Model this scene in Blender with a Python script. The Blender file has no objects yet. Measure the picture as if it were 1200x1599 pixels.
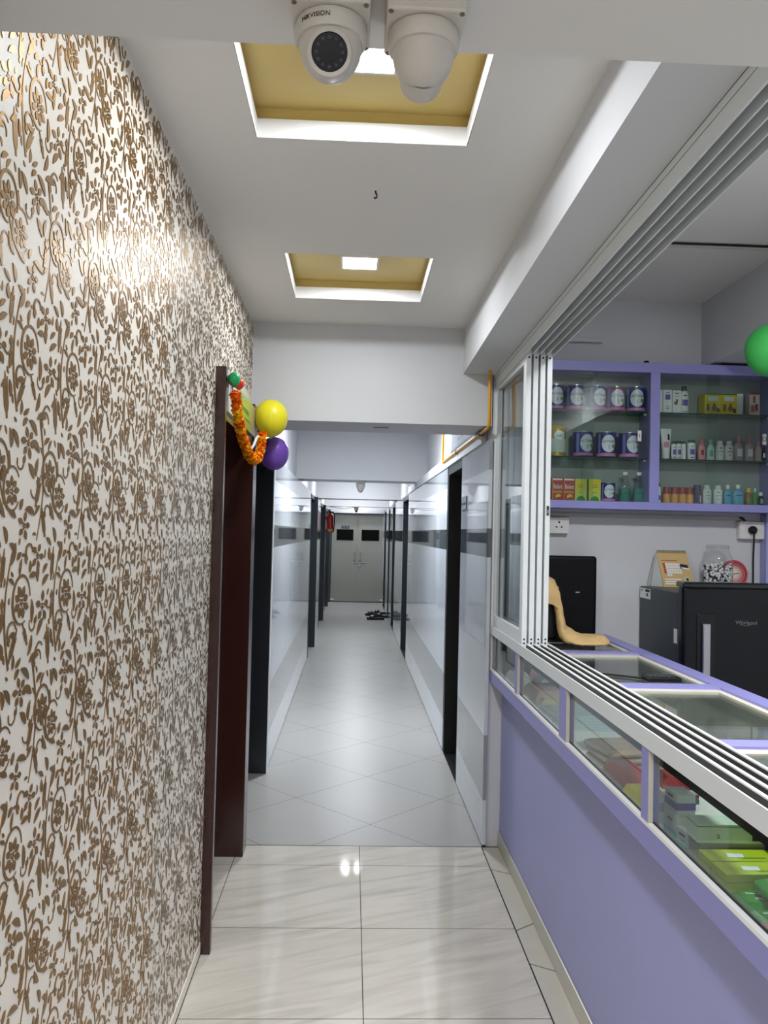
import bpy, bmesh, math, random
from mathutils import Vector, Matrix
random.seed(7)
PI = math.pi
SC = bpy.context.scene
COL = SC.collection

# ------------------------------------------------------------------ camera, world, exposure
CAM_POS = (0.0, 0.0, 1.57)
YAW, PITCH, ROLL, FPX = 0.03908, 0.02601, 0.02313, 1255.4
fw = Vector((math.sin(YAW)*math.cos(PITCH), math.cos(YAW)*math.cos(PITCH), math.sin(PITCH)))
rt = Vector((math.cos(YAW), -math.sin(YAW), 0))
up = rt.cross(fw)
r2 = rt*math.cos(ROLL) + up*math.sin(ROLL)
u2 = up*math.cos(ROLL) - rt*math.sin(ROLL)
cd = bpy.data.cameras.new('camera')
cam = bpy.data.objects.new('camera', cd); COL.objects.link(cam)
cam.matrix_world = Matrix(((r2.x, u2.x, -fw.x, CAM_POS[0]), (r2.y, u2.y, -fw.y, CAM_POS[1]), (r2.z, u2.z, -fw.z, CAM_POS[2]), (0, 0, 0, 1)))
cd.sensor_fit = 'VERTICAL'; cd.sensor_height = 36.0; cd.lens = 36.0*FPX/1599.0
cd.clip_start = 0.02; cd.clip_end = 100
SC.camera = cam
w = bpy.data.worlds.new('world'); SC.world = w; w.use_nodes = True
w.node_tree.nodes['Background'].inputs[0].default_value = (0.8, 0.9, 1.0, 1)
w.node_tree.nodes['Background'].inputs[1].default_value = 0.05
SC.view_settings.view_transform = 'Standard'
SC.view_settings.look = 'None'
SC.view_settings.exposure = 0.30
SC.view_settings.gamma = 1.0
SC.view_settings.use_curve_mapping = False
SC.cycles.use_denoising = True
SC.cycles.max_bounces = 14
SC.cycles.transparent_max_bounces = 32
SC.cycles.sample_clamp_indirect = 6.0
SC.cycles.caustics_reflective = False
SC.cycles.caustics_refractive = False

# lamp powers (watts) and colours, used by the lamps' builders below
P_TRAY, C_TRAY = 8.3, (0.93, 0.965, 1.0)
P_LOBBY = 22.0
P_CORR, C_CORR = 24.0, (0.92, 0.96, 1.0)
P_SHOP, C_SHOP = 33.0, (0.96, 0.98, 1.0)

# ------------------------------------------------------------------ materials
def lin(c):
    return tuple(((v/255.0)/12.92 if v/255.0 <= 0.04045 else ((v/255.0+0.055)/1.055)**2.4) for v in c)
MATS = {}
def mat(name, rgb, rough=0.5, metal=0.0, spec=0.5, var=0.0, vscale=6.0, bump=0.0, bscale=60.0, emit=0.0, coat=0.0):
    if name in MATS: return MATS[name]
    m = bpy.data.materials.new(name); m.use_nodes = True
    nt = m.node_tree; b = nt.nodes['Principled BSDF']
    c = lin(rgb)
    b.inputs['Base Color'].default_value = (*c, 1)
    b.inputs['Roughness'].default_value = rough
    b.inputs['Metallic'].default_value = metal
    b.inputs['Specular IOR Level'].default_value = spec
    if coat: b.inputs['Coat Weight'].default_value = coat; b.inputs['Coat Roughness'].default_value = 0.05
    geo = None
    if var or bump:
        geo = nt.nodes.new('ShaderNodeNewGeometry')
    if var:
        n = nt.nodes.new('ShaderNodeTexNoise'); n.inputs['Scale'].default_value = vscale; n.inputs['Detail'].default_value = 4
        nt.links.new(geo.outputs['Position'], n.inputs['Vector'])
        mx = nt.nodes.new('ShaderNodeMix'); mx.data_type = 'RGBA'
        mx.inputs['A'].default_value = (*[v*(1-var) for v in c], 1)
        mx.inputs['B'].default_value = (*[min(1, v*(1+var)) for v in c], 1)
        nt.links.new(n.outputs['Fac'], mx.inputs['Factor'])
        nt.links.new(mx.outputs['Result'], b.inputs['Base Color'])
    if bump:
        n2 = nt.nodes.new('ShaderNodeTexNoise'); n2.inputs['Scale'].default_value = bscale; n2.inputs['Detail'].default_value = 3
        nt.links.new(geo.outputs['Position'], n2.inputs['Vector'])
        bp = nt.nodes.new('ShaderNodeBump'); bp.inputs['Strength'].default_value = bump; bp.inputs['Distance'].default_value = 0.002
        nt.links.new(n2.outputs['Fac'], bp.inputs['Height']); nt.links.new(bp.outputs['Normal'], b.inputs['Normal'])
    if emit:
        b.inputs['Emission Color'].default_value = (1, 1, 1, 1) if emit > 0 else (0, 0, 0, 1)
        b.inputs['Emission Strength'].default_value = emit
    MATS[name] = m
    return m
def glass(name, tint=(0.93, 0.97, 0.95), rough=0.0, base=0.04):
    """thin pane: clear film plus Fresnel mirror reflection"""
    if name in MATS: return MATS[name]
    m = bpy.data.materials.new(name); m.use_nodes = True
    nt = m.node_tree; nt.nodes.clear()
    out = nt.nodes.new('ShaderNodeOutputMaterial'); mx = nt.nodes.new('ShaderNodeMixShader')
    tr = nt.nodes.new('ShaderNodeBsdfTransparent'); gl = nt.nodes.new('ShaderNodeBsdfGlossy'); fr = nt.nodes.new('ShaderNodeFresnel')
    ge = nt.nodes.new('ShaderNodeNewGeometry'); mr = nt.nodes.new('ShaderNodeMapRange')   # same reflectance from both sides of the pane
    mr.inputs['To Min'].default_value = 1.5; mr.inputs['To Max'].default_value = 1/1.5
    nt.links.new(ge.outputs['Backfacing'], mr.inputs['Value']); nt.links.new(mr.outputs[0], fr.inputs['IOR'])
    tr.inputs['Color'].default_value = (*tint, 1); gl.inputs['Roughness'].default_value = rough
    nt.links.new(fr.outputs[0], mx.inputs[0]); nt.links.new(tr.outputs[0], mx.inputs[1]); nt.links.new(gl.outputs[0], mx.inputs[2])
    nt.links.new(mx.outputs[0], out.inputs['Surface'])
    MATS[name] = m
    return m
def marble():
    m = bpy.data.materials.new('marble_tile'); m.use_nodes = True
    nt = m.node_tree; b = nt.nodes['Principled BSDF']
    geo = nt.nodes.new('ShaderNodeNewGeometry'); mp = nt.nodes.new('ShaderNodeMapping')
    mp.vector_type = 'TEXTURE'; mp.inputs['Rotation'].default_value = (0, 0, 0.36); mp.inputs['Scale'].default_value = (1.15, 0.16, 1)
    nt.links.new(geo.outputs['Position'], mp.inputs['Vector'])
    n = nt.nodes.new('ShaderNodeTexNoise'); n.inputs['Scale'].default_value = 2.2; n.inputs['Detail'].default_value = 7; n.inputs['Distortion'].default_value = 0.9
    nt.links.new(mp.outputs[0], n.inputs['Vector'])
    cr = nt.nodes.new('ShaderNodeValToRGB')
    e = cr.color_ramp.elements
    e[0].position = 0.30; e[0].color = (*lin((184, 178, 167)), 1)
    e[1].position = 0.60; e[1].color = (*lin((206, 200, 189)), 1)
    x = cr.color_ramp.elements.new(0.45); x.color = (*lin((197, 191, 180)), 1)
    nt.links.new(n.outputs['Fac'], cr.inputs[0]); nt.links.new(cr.outputs[0], b.inputs['Base Color'])
    b.inputs['Roughness'].default_value = 0.07; b.inputs['Specular IOR Level'].default_value = 0.5
    return m
M_PAINT = mat('wall_paint', (208, 209, 212), 0.75, var=0.03, vscale=3, bump=0.06, bscale=90)
M_CEIL = mat('ceiling_paint', (226, 224, 221), 0.8, var=0.03, vscale=2.5, bump=0.05, bscale=80)
M_REVEAL = mat('tray_white', (235, 235, 235), 0.6)
M_GOLDP = mat('tray_gold_paint', (212, 188, 118), 0.45, var=0.08, vscale=5)
M_MARBLE = marble()
M_WTILE = mat('white_floor_tile', (160, 159, 156), 0.34, spec=0.25, var=0.05, vscale=1.6)
M_GROUT = mat('floor_grout', (70, 64, 58), 0.9)
M_CRACK = mat('dirty_joint', (38, 32, 26), 0.95, var=0.5, vscale=40)
M_KERB = mat('kerb_tile', (188, 183, 170), 0.3, var=0.1, vscale=7)
M_CREAM = mat('wallpaper_cream', (229, 222, 209), 0.48, spec=0.45, var=0.03, vscale=3, bump=0.15, bscale=160)
M_GOLD = mat('wallpaper_gold', (140, 106, 56), 0.36, metal=0.7, spec=0.8, var=0.08, vscale=2)
M_BROWN = mat('brown_laminate', (50, 20, 14), 0.2, spec=0.8, var=0.15, vscale=4)
M_BLACKF = mat('black_frame_laminate', (28, 33, 38), 0.28)
M_SLATE = mat('slate_frame_laminate', (38, 45, 51), 0.3)
M_DARK = mat('dark_room', (10, 10, 12), 0.9)  # near-black colour stands in for the unlit rooms behind the openings
M_GLW = mat('gloss_panel_white', (206, 212, 220), 0.025, spec=0.8)
M_GLG = mat('gloss_panel_grey', (146, 150, 156), 0.025, spec=0.8)
M_GLD = mat('gloss_panel_dark', (84, 90, 94), 0.025, spec=0.8)
M_ALU = mat('white_aluminium', (226, 230, 232), 0.32, spec=0.6)
M_ALUG = mat('aluminium_channel', (84, 84, 80), 0.45, metal=0.4, var=0.25, vscale=60)  # channel floors and rib sides, coloured dark for their shade
M_ALUB = mat('lit_aluminium', (244, 245, 246), 0.35, metal=0.0)  # rib tops and sill strip, light from above put into the colour
M_PURP = mat('lavender_laminate', (146, 145, 206), 0.38, spec=0.4, var=0.035, vscale=5)
M_PURPD = mat('lavender_panel', (160, 163, 214), 0.42, spec=0.35, var=0.06, vscale=2.0)
M_CREAMP = mat('cream_edge_paint', (214, 208, 194), 0.55, var=0.12, vscale=25)
M_BLACK = mat('black_plastic', (14, 14, 18), 0.35)
M_RUBBER = mat('black_rubber', (18, 18, 18), 0.7)
M_WHITEP = mat('white_plastic', (226, 224, 220), 0.35)
M_OFFW = mat('old_white_plastic', (206, 200, 192), 0.4, var=0.08, vscale=30)
M_STEEL = mat('brushed_steel', (190, 190, 190), 0.28, metal=0.9)
M_DOORG = mat('grey_door_laminate', (146, 146, 138), 0.4, var=0.03, vscale=3)
M_GLASS = glass('window_glass', (0.95, 0.975, 0.975))
M_CGLASS = glass('cabinet_glass', (0.90, 0.94, 0.92))
M_SHELF = glass('shelf_glass', (0.72, 0.84, 0.80))
M_SHELFE = mat('shelf_glass_edge', (36, 62, 54), 0.2)

# ------------------------------------------------------------------ mesh helpers
class MB:
    def __init__(s): s.v = []; s.f = []; s.mi = []; s.mats = []; s.cur = 0
    def use(s, m):
        if m not in s.mats: s.mats.append(m)
        s.cur = s.mats.index(m); return s
    def poly(s, pts):
        n = len(s.v); s.v += [tuple(p) for p in pts]; s.f.append(tuple(range(n, n+len(pts)))); s.mi.append(s.cur)
    def hexa(s, p):
        n = len(s.v); s.v += [tuple(q) for q in p]
        for a in ((0, 3, 2, 1), (4, 5, 6, 7), (0, 1, 5, 4), (1, 2, 6, 5), (2, 3, 7, 6), (3, 0, 4, 7)):
            s.f.append(tuple(n+i for i in a)); s.mi.append(s.cur)
    def box(s, x0, x1, y0, y1, z0, z1):
        s.hexa([(x0, y0, z0), (x1, y0, z0), (x1, y1, z0), (x0, y1, z0), (x0, y0, z1), (x1, y0, z1), (x1, y1, z1), (x0, y1, z1)]); return s
    def grid(s, rows, close=False):
        n = len(s.v); w = len(rows[0])
        for r in rows: s.v += [tuple(p) for p in r]
        for i in range(len(rows)-1):
            for j in range(w if close else w-1):
                k = (j+1) % w
                s.f.append((n+i*w+j, n+i*w+k, n+(i+1)*w+k, n+(i+1)*w+j)); s.mi.append(s.cur)
    def lathe(s, prof, c=(0, 0, 0), seg=24, sx=1.0, sy=1.0, M=None, cap=True):
        rows = []
        for r, z in prof:
            row = []
            for i in range(seg):
                a = 2*PI*i/seg
                p = Vector((r*math.cos(a)*sx, r*math.sin(a)*sy, z))
                if M is not None: p = M @ p
                row.append((p.x+c[0], p.y+c[1], p.z+c[2]))
            rows.append(row)
        s.grid(rows, True)
        if cap:
            if prof[0][0] > 1e-6: s.poly(rows[0][::-1])
            if prof[-1][0] > 1e-6: s.poly(rows[-1])
        return s
    def cyl(s, p0, p1, r, seg=12):
        p0 = Vector(p0); p1 = Vector(p1); d = p1-p0
        M = d.to_track_quat('Z', 'Y').to_matrix()
        s.lathe([(r, 0), (r, d.length)], p0, seg, M=M); return s
    def tube(s, pts, r, seg=8):
        pts = [Vector(p) for p in pts]; rows = []
        ref = Vector((0.13, 0.21, 0.97)).normalized()
        for i, p in enumerate(pts):
            t = (pts[min(i+1, len(pts)-1)]-pts[max(i-1, 0)]).normalized()
            a = t.cross(ref)
            if a.length < 1e-3: a = t.cross(Vector((1, 0, 0)))
            a.normalize(); b = t.cross(a)
            rr = r[i] if isinstance(r, (list, tuple)) else r
            rows.append([p+a*(rr*math.cos(2*PI*k/seg))+b*(rr*math.sin(2*PI*k/seg)) for k in range(seg)])
        s.grid(rows, True); s.poly(rows[0][::-1]); s.poly(rows[-1]); return s
    def sphere(s, c, r, seg=20, rings=12, sz=1.0):
        s.lathe([(max(r*math.sin(PI*i/rings), 1e-5), -r*math.cos(PI*i/rings)*sz) for i in range(rings+1)], c, seg, cap=False); return s
    def patch(s, c, r, a0, a1, z0, z1, n=10):
        """piece of a cylinder wall; angle 0 faces -Y, positive towards +X"""
        rows = [[(c[0]+r*math.sin(a0+(a1-a0)*i/n), c[1]-r*math.cos(a0+(a1-a0)*i/n), z) for i in range(n+1)] for z in (z0, z1)]
        s.grid(rows); return s
    def oval(s, c, r, a0, zc, ra, rz, n=16):
        cols = []
        for i in range(n+1):
            u = -math.cos(PI*i/n); hh = rz*math.sin(PI*i/n); a = a0+ra*u
            cols.append([(c[0]+r*math.sin(a), c[1]-r*math.cos(a), zc-hh), (c[0]+r*math.sin(a), c[1]-r*math.cos(a), zc+hh+1e-6)])
        s.grid(cols); return s
    def build(s, name, m=None, parent=None, keep=False, smooth=False, bevel=0.0, loc=None, seg=2):
        me = bpy.data.meshes.new(name); me.from_pydata(s.v, [], s.f)
        for q in (s.mats or [m]): me.materials.append(q)
        if s.mats: me.polygons.foreach_set('material_index', s.mi)
        if smooth: me.polygons.foreach_set('use_smooth', [True]*len(me.polygons))
        me.update()
        o = bpy.data.objects.new(name, me); COL.objects.link(o)
        if parent is not None:
            o.parent = parent
            if keep: o.matrix_parent_inverse = Matrix.Translation(parent.location).inverted()
        if loc is not None: o.location = loc
        if bevel:
            b = o.modifiers.new('edge', 'BEVEL'); b.width = bevel; b.segments = seg; b.limit_method = 'ANGLE'; b.angle_limit = 0.6
        if smooth == 'auto' or smooth:
            e = o.modifiers.new('split', 'EDGE_SPLIT'); e.split_angle = 0.7
        return o
def tag(o, label, cat, group=None):
    o['label'] = label; o['category'] = cat
    if group: o['group'] = group
    return o
def thing(name, label, cat, loc=(0, 0, 0), group=None):
    o = bpy.data.objects.new(name, None); COL.objects.link(o); o.location = loc; o.empty_display_size = 0.05
    return tag(o, label, cat, group)
def structure(o):
    o['kind'] = 'structure'; return o
def sroot(name, loc=(0, 0, 0)):
    o = bpy.data.objects.new(name, None); COL.objects.link(o); o.location = loc; o['kind'] = 'structure'; return o
def lettering(body, size, m, parent, loc, rot=(PI/2, 0, 0), bend=0.0, a0=0.0, depth=0.0004, name='lettering', align='CENTER', sx=1.0, keep=False):
    cu = bpy.data.curves.new('letters', 'FONT'); cu.body = body; cu.size = size; cu.align_x = align; cu.align_y = 'CENTER'; cu.extrude = depth/2
    cu.resolution_u = 3
    t = bpy.data.objects.new('letters', cu); COL.objects.link(t)
    bpy.context.view_layer.update()
    me = bpy.data.meshes.new_from_object(t.evaluated_get(bpy.context.evaluated_depsgraph_get()))
    bpy.data.objects.remove(t)
    for v in me.vertices:
        v.co.x *= sx
        if bend:   # wrap on a cylinder of that radius, standing upright, facing -Y
            a = a0+v.co.x/bend; rr = bend+v.co.z
            v.co = Vector((rr*math.sin(a), -rr*math.cos(a), v.co.y))
    me.materials.clear(); me.materials.append(m)
    o = bpy.data.objects.new(name, me); COL.objects.link(o); o.parent = parent
    if keep: o.matrix_parent_inverse = Matrix.Translation(parent.location).inverted()
    o.location = loc
    if not bend: o.rotation_euler = rot
    return o
def dup(root, loc, label=None, rotz=None):
    r = root.copy(); COL.objects.link(r); r.location = loc
    if label: r['label'] = label
    if rotz is not None: r.rotation_euler = (0, 0, rotz)
    for ch in list(root.children):
        c = ch.copy(); COL.objects.link(c); c.parent = r; c.matrix_parent_inverse = ch.matrix_parent_inverse.copy()
        for g in list(ch.children):
            d = g.copy(); COL.objects.link(d); d.parent = c; d.matrix_parent_inverse = g.matrix_parent_inverse.copy()
    return r
def area_lamp(name, loc, size, power, color, parent, down=True):
    l = bpy.data.lights.new(name, 'AREA'); l.shape = 'SQUARE'; l.size = size; l.energy = power; l.color = color
    o = bpy.data.objects.new(name, l); COL.objects.link(o); o.parent = parent; o.location = loc
    return o

# ------------------------------------------------------------------ dimensions (metres)
XL, XR = -0.525, 0.69            # wallpapered wall, corridor's right face
ZC = 2.626                       # false ceiling
YH = 4.08                        # header beam / back wall of the shop
def zb(y): return 2.393+0.022*(YH-y)      # underside of the bulkhead, slightly out of level
XB = 0.55                        # bulkhead's corridor face
XW = 0.715                       # front plane of shop counter and sliding window

# ------------------------------------------------------------------ floor
def clip(poly, x0, x1, y0, y1):
    for ax, lim, sgn in ((0, x0, 1), (0, x1, -1), (1, y0, 1), (1, y1, -1)):
        out = []
        for i in range(len(poly)):
            a, b = poly[i], poly[(i+1) % len(poly)]
            da, db = sgn*(a[ax]-lim), sgn*(b[ax]-lim)
            if da >= 0: out.append(a)
            if da*db < 0:
                t = da/(da-db); out.append((a[0]+(b[0]-a[0])*t, a[1]+(b[1]-a[1])*t))
        poly = out
        if len(poly) < 3: return []
    return poly
def tiles(mb, poly, g):
    cx = sum(p[0] for p in poly)/len(poly); cy = sum(p[1] for p in poly)/len(poly)
    q = []
    for x, y in poly:
        d = math.hypot(x-cx, y-cy) or 1
        q.append((x-(x-cx)/d*g*1.4, y-(y-cy)/d*g*1.4, 0.0))
    mb.poly(q)
f = MB().use(M_GROUT)
f.box(-1.4, 3.0, -3.2, 19.0, -0.12, -0.0012)
f.use(M_MARBLE)
xs = [-1.4, -1.126, -0.526, 0.074, 0.6885]
ys = [-3.2, -2.736, -2.139, -1.542, -0.945, -0.348, 0.249, 0.846, 1.443, 2.04, 2.637, 3.232, 3.833, 4.068]
for i in range(len(xs)-1):
    for j in range(len(ys)-1):
        x0, x1, y0, y1 = xs[i], xs[i+1], ys[j], ys[j+1]; g = 0.0016
        f.poly([(x0+g, y0+g, 0), (x1-g, y0+g, 0), (x1-g, y1-g, 0), (x0+g, y1-g, 0)])
f.use(M_CRACK); f.poly([(0.68, -3.2, -0.0004), (0.698, -3.2, -0.0004), (0.698, 4.07, -0.0004), (0.68, 4.07, -0.0004)])
f.use(M_KERB)
js = [(-3.2, -3.2), (-1.9, -1.85), (-0.8, -0.85), (0.3, 0.36), (1.3, 1.25), (2.0, 2.06), (2.971, 2.92), (3.219, 3.277), (3.796, 3.748), (4.066, 4.066)]
for (a0, a1), (b0, b1) in zip(js, js[1:]):
    f.poly([(0.6925+random.uniform(-.001, .001), a0+.003, 0), (0.775, a1+.003, 0), (0.775, b1-.003, 0), (0.6925, b0-.003, 0)])
f.poly([(0.775, -3.2, 0), (3, -3.2, 0), (3, 4.07, 0), (0.775, 4.07, 0)])
f.use(M_WTILE)
h = 0.4243
for i in range(-5, 6):
    for j in range(-2, 38):
        if (i+j) % 2 == 0:
            cx, cy = 0.136+h*i, 4.367+h*j+h
            p = clip([(cx-h, cy), (cx, cy-h), (cx+h, cy), (cx, cy+h)], -1.3, 1.3, 4.072, 19.0)
            if p: tiles(f, p, 0.0013)
structure(f.build('floor'))

# ------------------------------------------------------------------ ceiling with two gold trays
TRAYS = ((1.567, 2.150), (3.045, 3.632))
TX0, TX1 = -0.283, 0.287
c = MB().use(M_CEIL)
ycuts = [-3.2, TRAYS[0][0], TRAYS[0][1], TRAYS[1][0], TRAYS[1][1], YH+0.02]
for k in range(5):
    y0, y1 = ycuts[k], ycuts[k+1]
    if k in (1, 3):
        c.box(-0.70, TX0, y0, y1, ZC, ZC+0.05); c.box(TX1, XB+0.05, y0, y1, ZC, ZC+0.05)
    else:
        c.box(-0.70, XB+0.05, y0, y1, ZC, ZC+0.05)
for y0, y1 in TRAYS:
    z0, z1, z2 = ZC, ZC+0.052, ZC+0.085
    for m, a, b, e in ((M_REVEAL, z0, z1, -0.0015), (M_GOLDP, z1, z2, 0.006)):
        c.use(m); X0, X1, Y0, Y1 = TX0-e, TX1+e, y0-e, y1+e; t = 0.0
        c.poly([(X0, Y0, a), (X0, Y1, a), (X0, Y1, b), (X0, Y0, b)]); c.poly([(X1, Y0, a), (X1, Y1, a), (X1, Y1, b), (X1, Y0, b)])
        c.poly([(X0, Y0, a), (X1, Y0, a), (X1, Y0, b), (X0, Y0, b)]); c.poly([(X0, Y1, a), (X1, Y1, a), (X1, Y1, b), (X0, Y1, b)])
    c.use(M_GOLDP).box(TX0-0.012, TX1+0.012, y0-0.012, y1+0.012, z2, z2+0.02)
c.use(M_CEIL).box(-0.75, 0.9, -3.2, YH, ZC+0.12, ZC+0.16)
structure(c.build('ceiling'))

# ------------------------------------------------------------------ wallpapered left wall
def wallpaper():
    mb = MB().use(M_CREAM)
    mb.box(-0.70, XL, -3.2, 3.03, 0.0, ZC+0.1)
    mb.box(-0.70, XL, 3.03, YH+0.01, 2.165, ZC+0.1)
    # one repeat of the scroll pattern, 0.20 wide (y) by 0.40 high (z)
    TW, TH = 0.20, 0.40
    sh = []
    def leaf(x, y, a, L, W, bend=0.0, n=5, tip=0.35):
        L_, R_ = [], []
        for i in range(n+1):
            t = i/n; wd = W*0.88*math.sin(PI*min(1, (t*(1-tip)+tip*t*t)**0.8))*0.5
            aa = a+bend*(t-0.0)
            px = x+math.cos(a+bend*t*0.5)*L*t; py = y+math.sin(a+bend*t*0.5)*L*t
            nx, ny = -math.sin(aa), math.cos(aa)
            L_.append((px+nx*wd, py+ny*wd)); R_.append((px-nx*wd, py-ny*wd))
        sh.append(L_+R_[-2:0:-1])
    def stroke(pts, w0, w1):
        n = len(pts); L_, R_ = [], []
        for i, (x, y) in enumerate(pts):
            x0, y0 = pts[max(i-1, 0)]; x1, y1 = pts[min(i+1, n-1)]
            d = math.hypot(x1-x0, y1-y0) or 1; nx, ny = -(y1-y0)/d, (x1-x0)/d
            wd = (w0+(w1-w0)*i/(n-1))/2
            L_.append((x+nx*wd, y+ny*wd)); R_.append((x-nx*wd, y-ny*wd))
        for i in range(n-1): sh.append([L_[i], L_[i+1], R_[i+1], R_[i]])
    def arc(cx, cy, r, a0, a1, w0, w1, n=10, sy=1.0):
        stroke([(cx+r*math.cos(a0+(a1-a0)*i/n), cy+sy*r*math.sin(a0+(a1-a0)*i/n)) for i in range(n+1)], w0, w1)
    def flower(x, y, r, k=7, rot=0.0):
        for i in range(k):
            a = rot+2*PI*i/k
            leaf(x+math.cos(a)*r*0.32, y+math.sin(a)*r*0.32, a, r*0.72*(0.85+0.3*((i*37) % 5)/5), r*0.50, 0.25*((i % 3)-1))
        for i in range(5):
            a = rot+0.5+2*PI*i/5
            leaf(x+math.cos(a)*r*0.05, y+math.sin(a)*r*0.05, a, r*0.22, r*0.13)
    def ring(x, y, r, rot=0.0):
        arc(x, y, r, 0.1+rot, PI*1.15+rot, 0.0025, 0.0068, 12, 1.15); arc(x, y, r, PI*1.15+rot, PI*1.65+rot, 0.0065, 0.0016, 6, 1.15)
        flower(x, y-0.004, r*0.80, 8, rot+0.4)
        leaf(x-r*0.9, y+r*0.75, PI*0.75+rot, r*0.7, 0.008, 0.7); leaf(x-r*0.3, y+r*1.15, PI*0.55+rot, r*0.8, 0.009, -0.8)
    def spray(x, y, a, k, s):
        stroke([(x+math.cos(a)*s*t*0.14, y+math.sin(a)*s*t*0.14) for t in range(5)], 0.0055, 0.002)
        for i in range(k):
            t = 0.12+0.8*i/k; px, py = x+math.cos(a)*s*t*0.6, y+math.sin(a)*s*t*0.6
            for sg in (-1, 1):
                leaf(px, py, a+sg*0.42, s*0.36, s*0.085, -sg*0.3)
        leaf(x+math.cos(a)*s*0.55, y+math.sin(a)*s*0.55, a, s*0.4, s*0.09)
    # main vines
    stroke([(0.115+0.022*math.sin(t*PI/10*1.0), 0.004+t*0.02) for t in range(0, 11)], 0.0028, 0.0062)
    stroke([(0.02-0.02*math.sin(t*PI/9), 0.205+t*0.02) for t in range(0, 10)], 0.0060, 0.0026)
    stroke([(0.115+0.005*t, 0.20+0.012*t-0.0011*t*t) for t in range(9)], 0.0060, 0.0022)
    stroke([(0.185-0.008*t, 0.06+0.016*t-0.0002*t*t) for t in range(6)], 0.0022, 0.0060)
    for cx, cy, r, a0, a1, w_ in ((0.100, 0.090, 0.016, 3.3, 6.6, 0.0040), (0.135, 0.205, 0.015, -0.2, 3.2, 0.0042), (0.028, 0.262, 0.016, 0.2, 3.6, 0.0040), (0.178, 0.300, 0.013, 3.0, 6.4, 0.0036), (0.086, 0.385, 0.014, 0.0, 3.4, 0.0038), (0.040, 0.130, 0.013, 2.8, 6.0, 0.0034), (0.158, 0.052, 0.012, -0.4, 2.9, 0.0034), (0.108, 0.268, 0.012, 2.6, 6.0, 0.0032)):
        arc(cx, cy, r, a0, a1, w_*0.45, w_*1.25, 9)
        leaf(cx+r*math.cos(a1), cy+r*math.sin(a1), a1+PI/2-0.3, 0.016, 0.008, 0.6); leaf(cx+r*math.cos(a1), cy+r*math.sin(a1), a1+PI/2+0.7, 0.012, 0.006, -0.6)
    ring(0.062, 0.310, 0.034); ring(0.163, 0.118, 0.033, -0.4); ring(0.012, 0.085, 0.030, 0.5)
    flower(0.150, 0.292, 0.027, 5, 0.3); flower(0.068, 0.162, 0.026, 6, 0.9); flower(0.122, 0.378, 0.024, 5, 1.2); flower(0.062, 0.028, 0.023, 5, 0.1)
    spray(0.105, 0.060, 1.25, 3, 0.060); spray(0.185, 0.190, 1.75, 4, 0.075); spray(0.020, 0.215, 1.05, 3, 0.062); spray(0.185, 0.335, 1.45, 3, 0.062)
    spray(0.090, 0.235, 2.1, 2, 0.045); spray(0.150, 0.010, 1.9, 3, 0.055)
    for x, y, a, L, W, b in ((0.115, 0.150, 2.3, 0.038, 0.016, 0.8), (0.10, 0.205, 0.6, 0.04, 0.015, -0.9), (0.03, 0.15, 1.9, 0.036, 0.014, 0.8), (0.13, 0.245, 1.2, 0.038, 0.014, -0.8),
                             (0.012, 0.365, 0.7, 0.042, 0.015, 0.7), (0.19, 0.04, 2.6, 0.036, 0.013, -0.8), (0.095, 0.105, 2.0, 0.034, 0.015, 0.7), (0.03, 0.040, 2.5, 0.03, 0.012, 0.6),
                             (0.185, 0.265, 1.0, 0.034, 0.013, 0.9), (0.09, 0.345, 0.4, 0.03, 0.012, -0.7), (0.035, 0.385, 2.2, 0.03, 0.012, 0.8), (0.125, 0.335, 1.8, 0.03, 0.013, -0.6),
                             (0.045, 0.255, 2.8, 0.026, 0.012, 0.6), (0.16, 0.235, 0.3, 0.028, 0.012, 0.8), (0.135, 0.165, 0.9, 0.026, 0.011, -0.7), (0.045, 0.205, 0.3, 0.024, 0.010, 0.5)):
        leaf(x, y, a, L, W, b)
    # fill the gaps between the motifs with small comma leaves
    G = 0.0025; NX, NY = int(TW/G), int(TH/G); occ = set()
    def inside(poly, x, y):
        r = False; j = len(poly)-1
        for i in range(len(poly)):
            xi, yi = poly[i]; xj, yj = poly[j]
            if (yi > y) != (yj > y) and x < (xj-xi)*(y-yi)/(yj-yi)+xi: r = not r
            j = i
        return r
    def cells(poly, grow=0.0):
        x0 = min(p[0] for p in poly)-grow; x1 = max(p[0] for p in poly)+grow; y0 = min(p[1] for p in poly)-grow; y1 = max(p[1] for p in poly)+grow
        out = []
        for i in range(int(math.floor(x0/G)), int(math.ceil(x1/G))+1):
            for j in range(int(math.floor(y0/G)), int(math.ceil(y1/G))+1):
                x, y = (i+.5)*G, (j+.5)*G
                if inside(poly, x, y) or (grow and any(inside(poly, x+dx*grow, y+dy*grow) for dx, dy in ((1, 0), (-1, 0), (0, 1), (0, -1)))): out.append((i % NX, j % NY))
        return out
    for p in sh: occ.update(cells(p))
    rs = random.Random(11)
    for L0, W0, tries in ((0.036, 0.015, 120), (0.024, 0.011, 160), (0.014, 0.007, 90)):
        for _ in range(tries):
            x, y = rs.uniform(0, TW), rs.uniform(0, TH); a = rs.gauss(PI/2, 0.7); b = rs.choice((-1, 1))*rs.uniform(0.5, 1.1)
            k0 = len(sh); leaf(x, y, a, L0*rs.uniform(.8, 1.15), W0*rs.uniform(.8, 1.1), b)
            cc = cells(sh[-1], 0.0042)
            if any(q in occ for q in cc): sh.pop()
            else: occ.update(cells(sh[-1]))
    T = 0.0009
    mb.use(M_GOLD)
    top = XL+T
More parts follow.
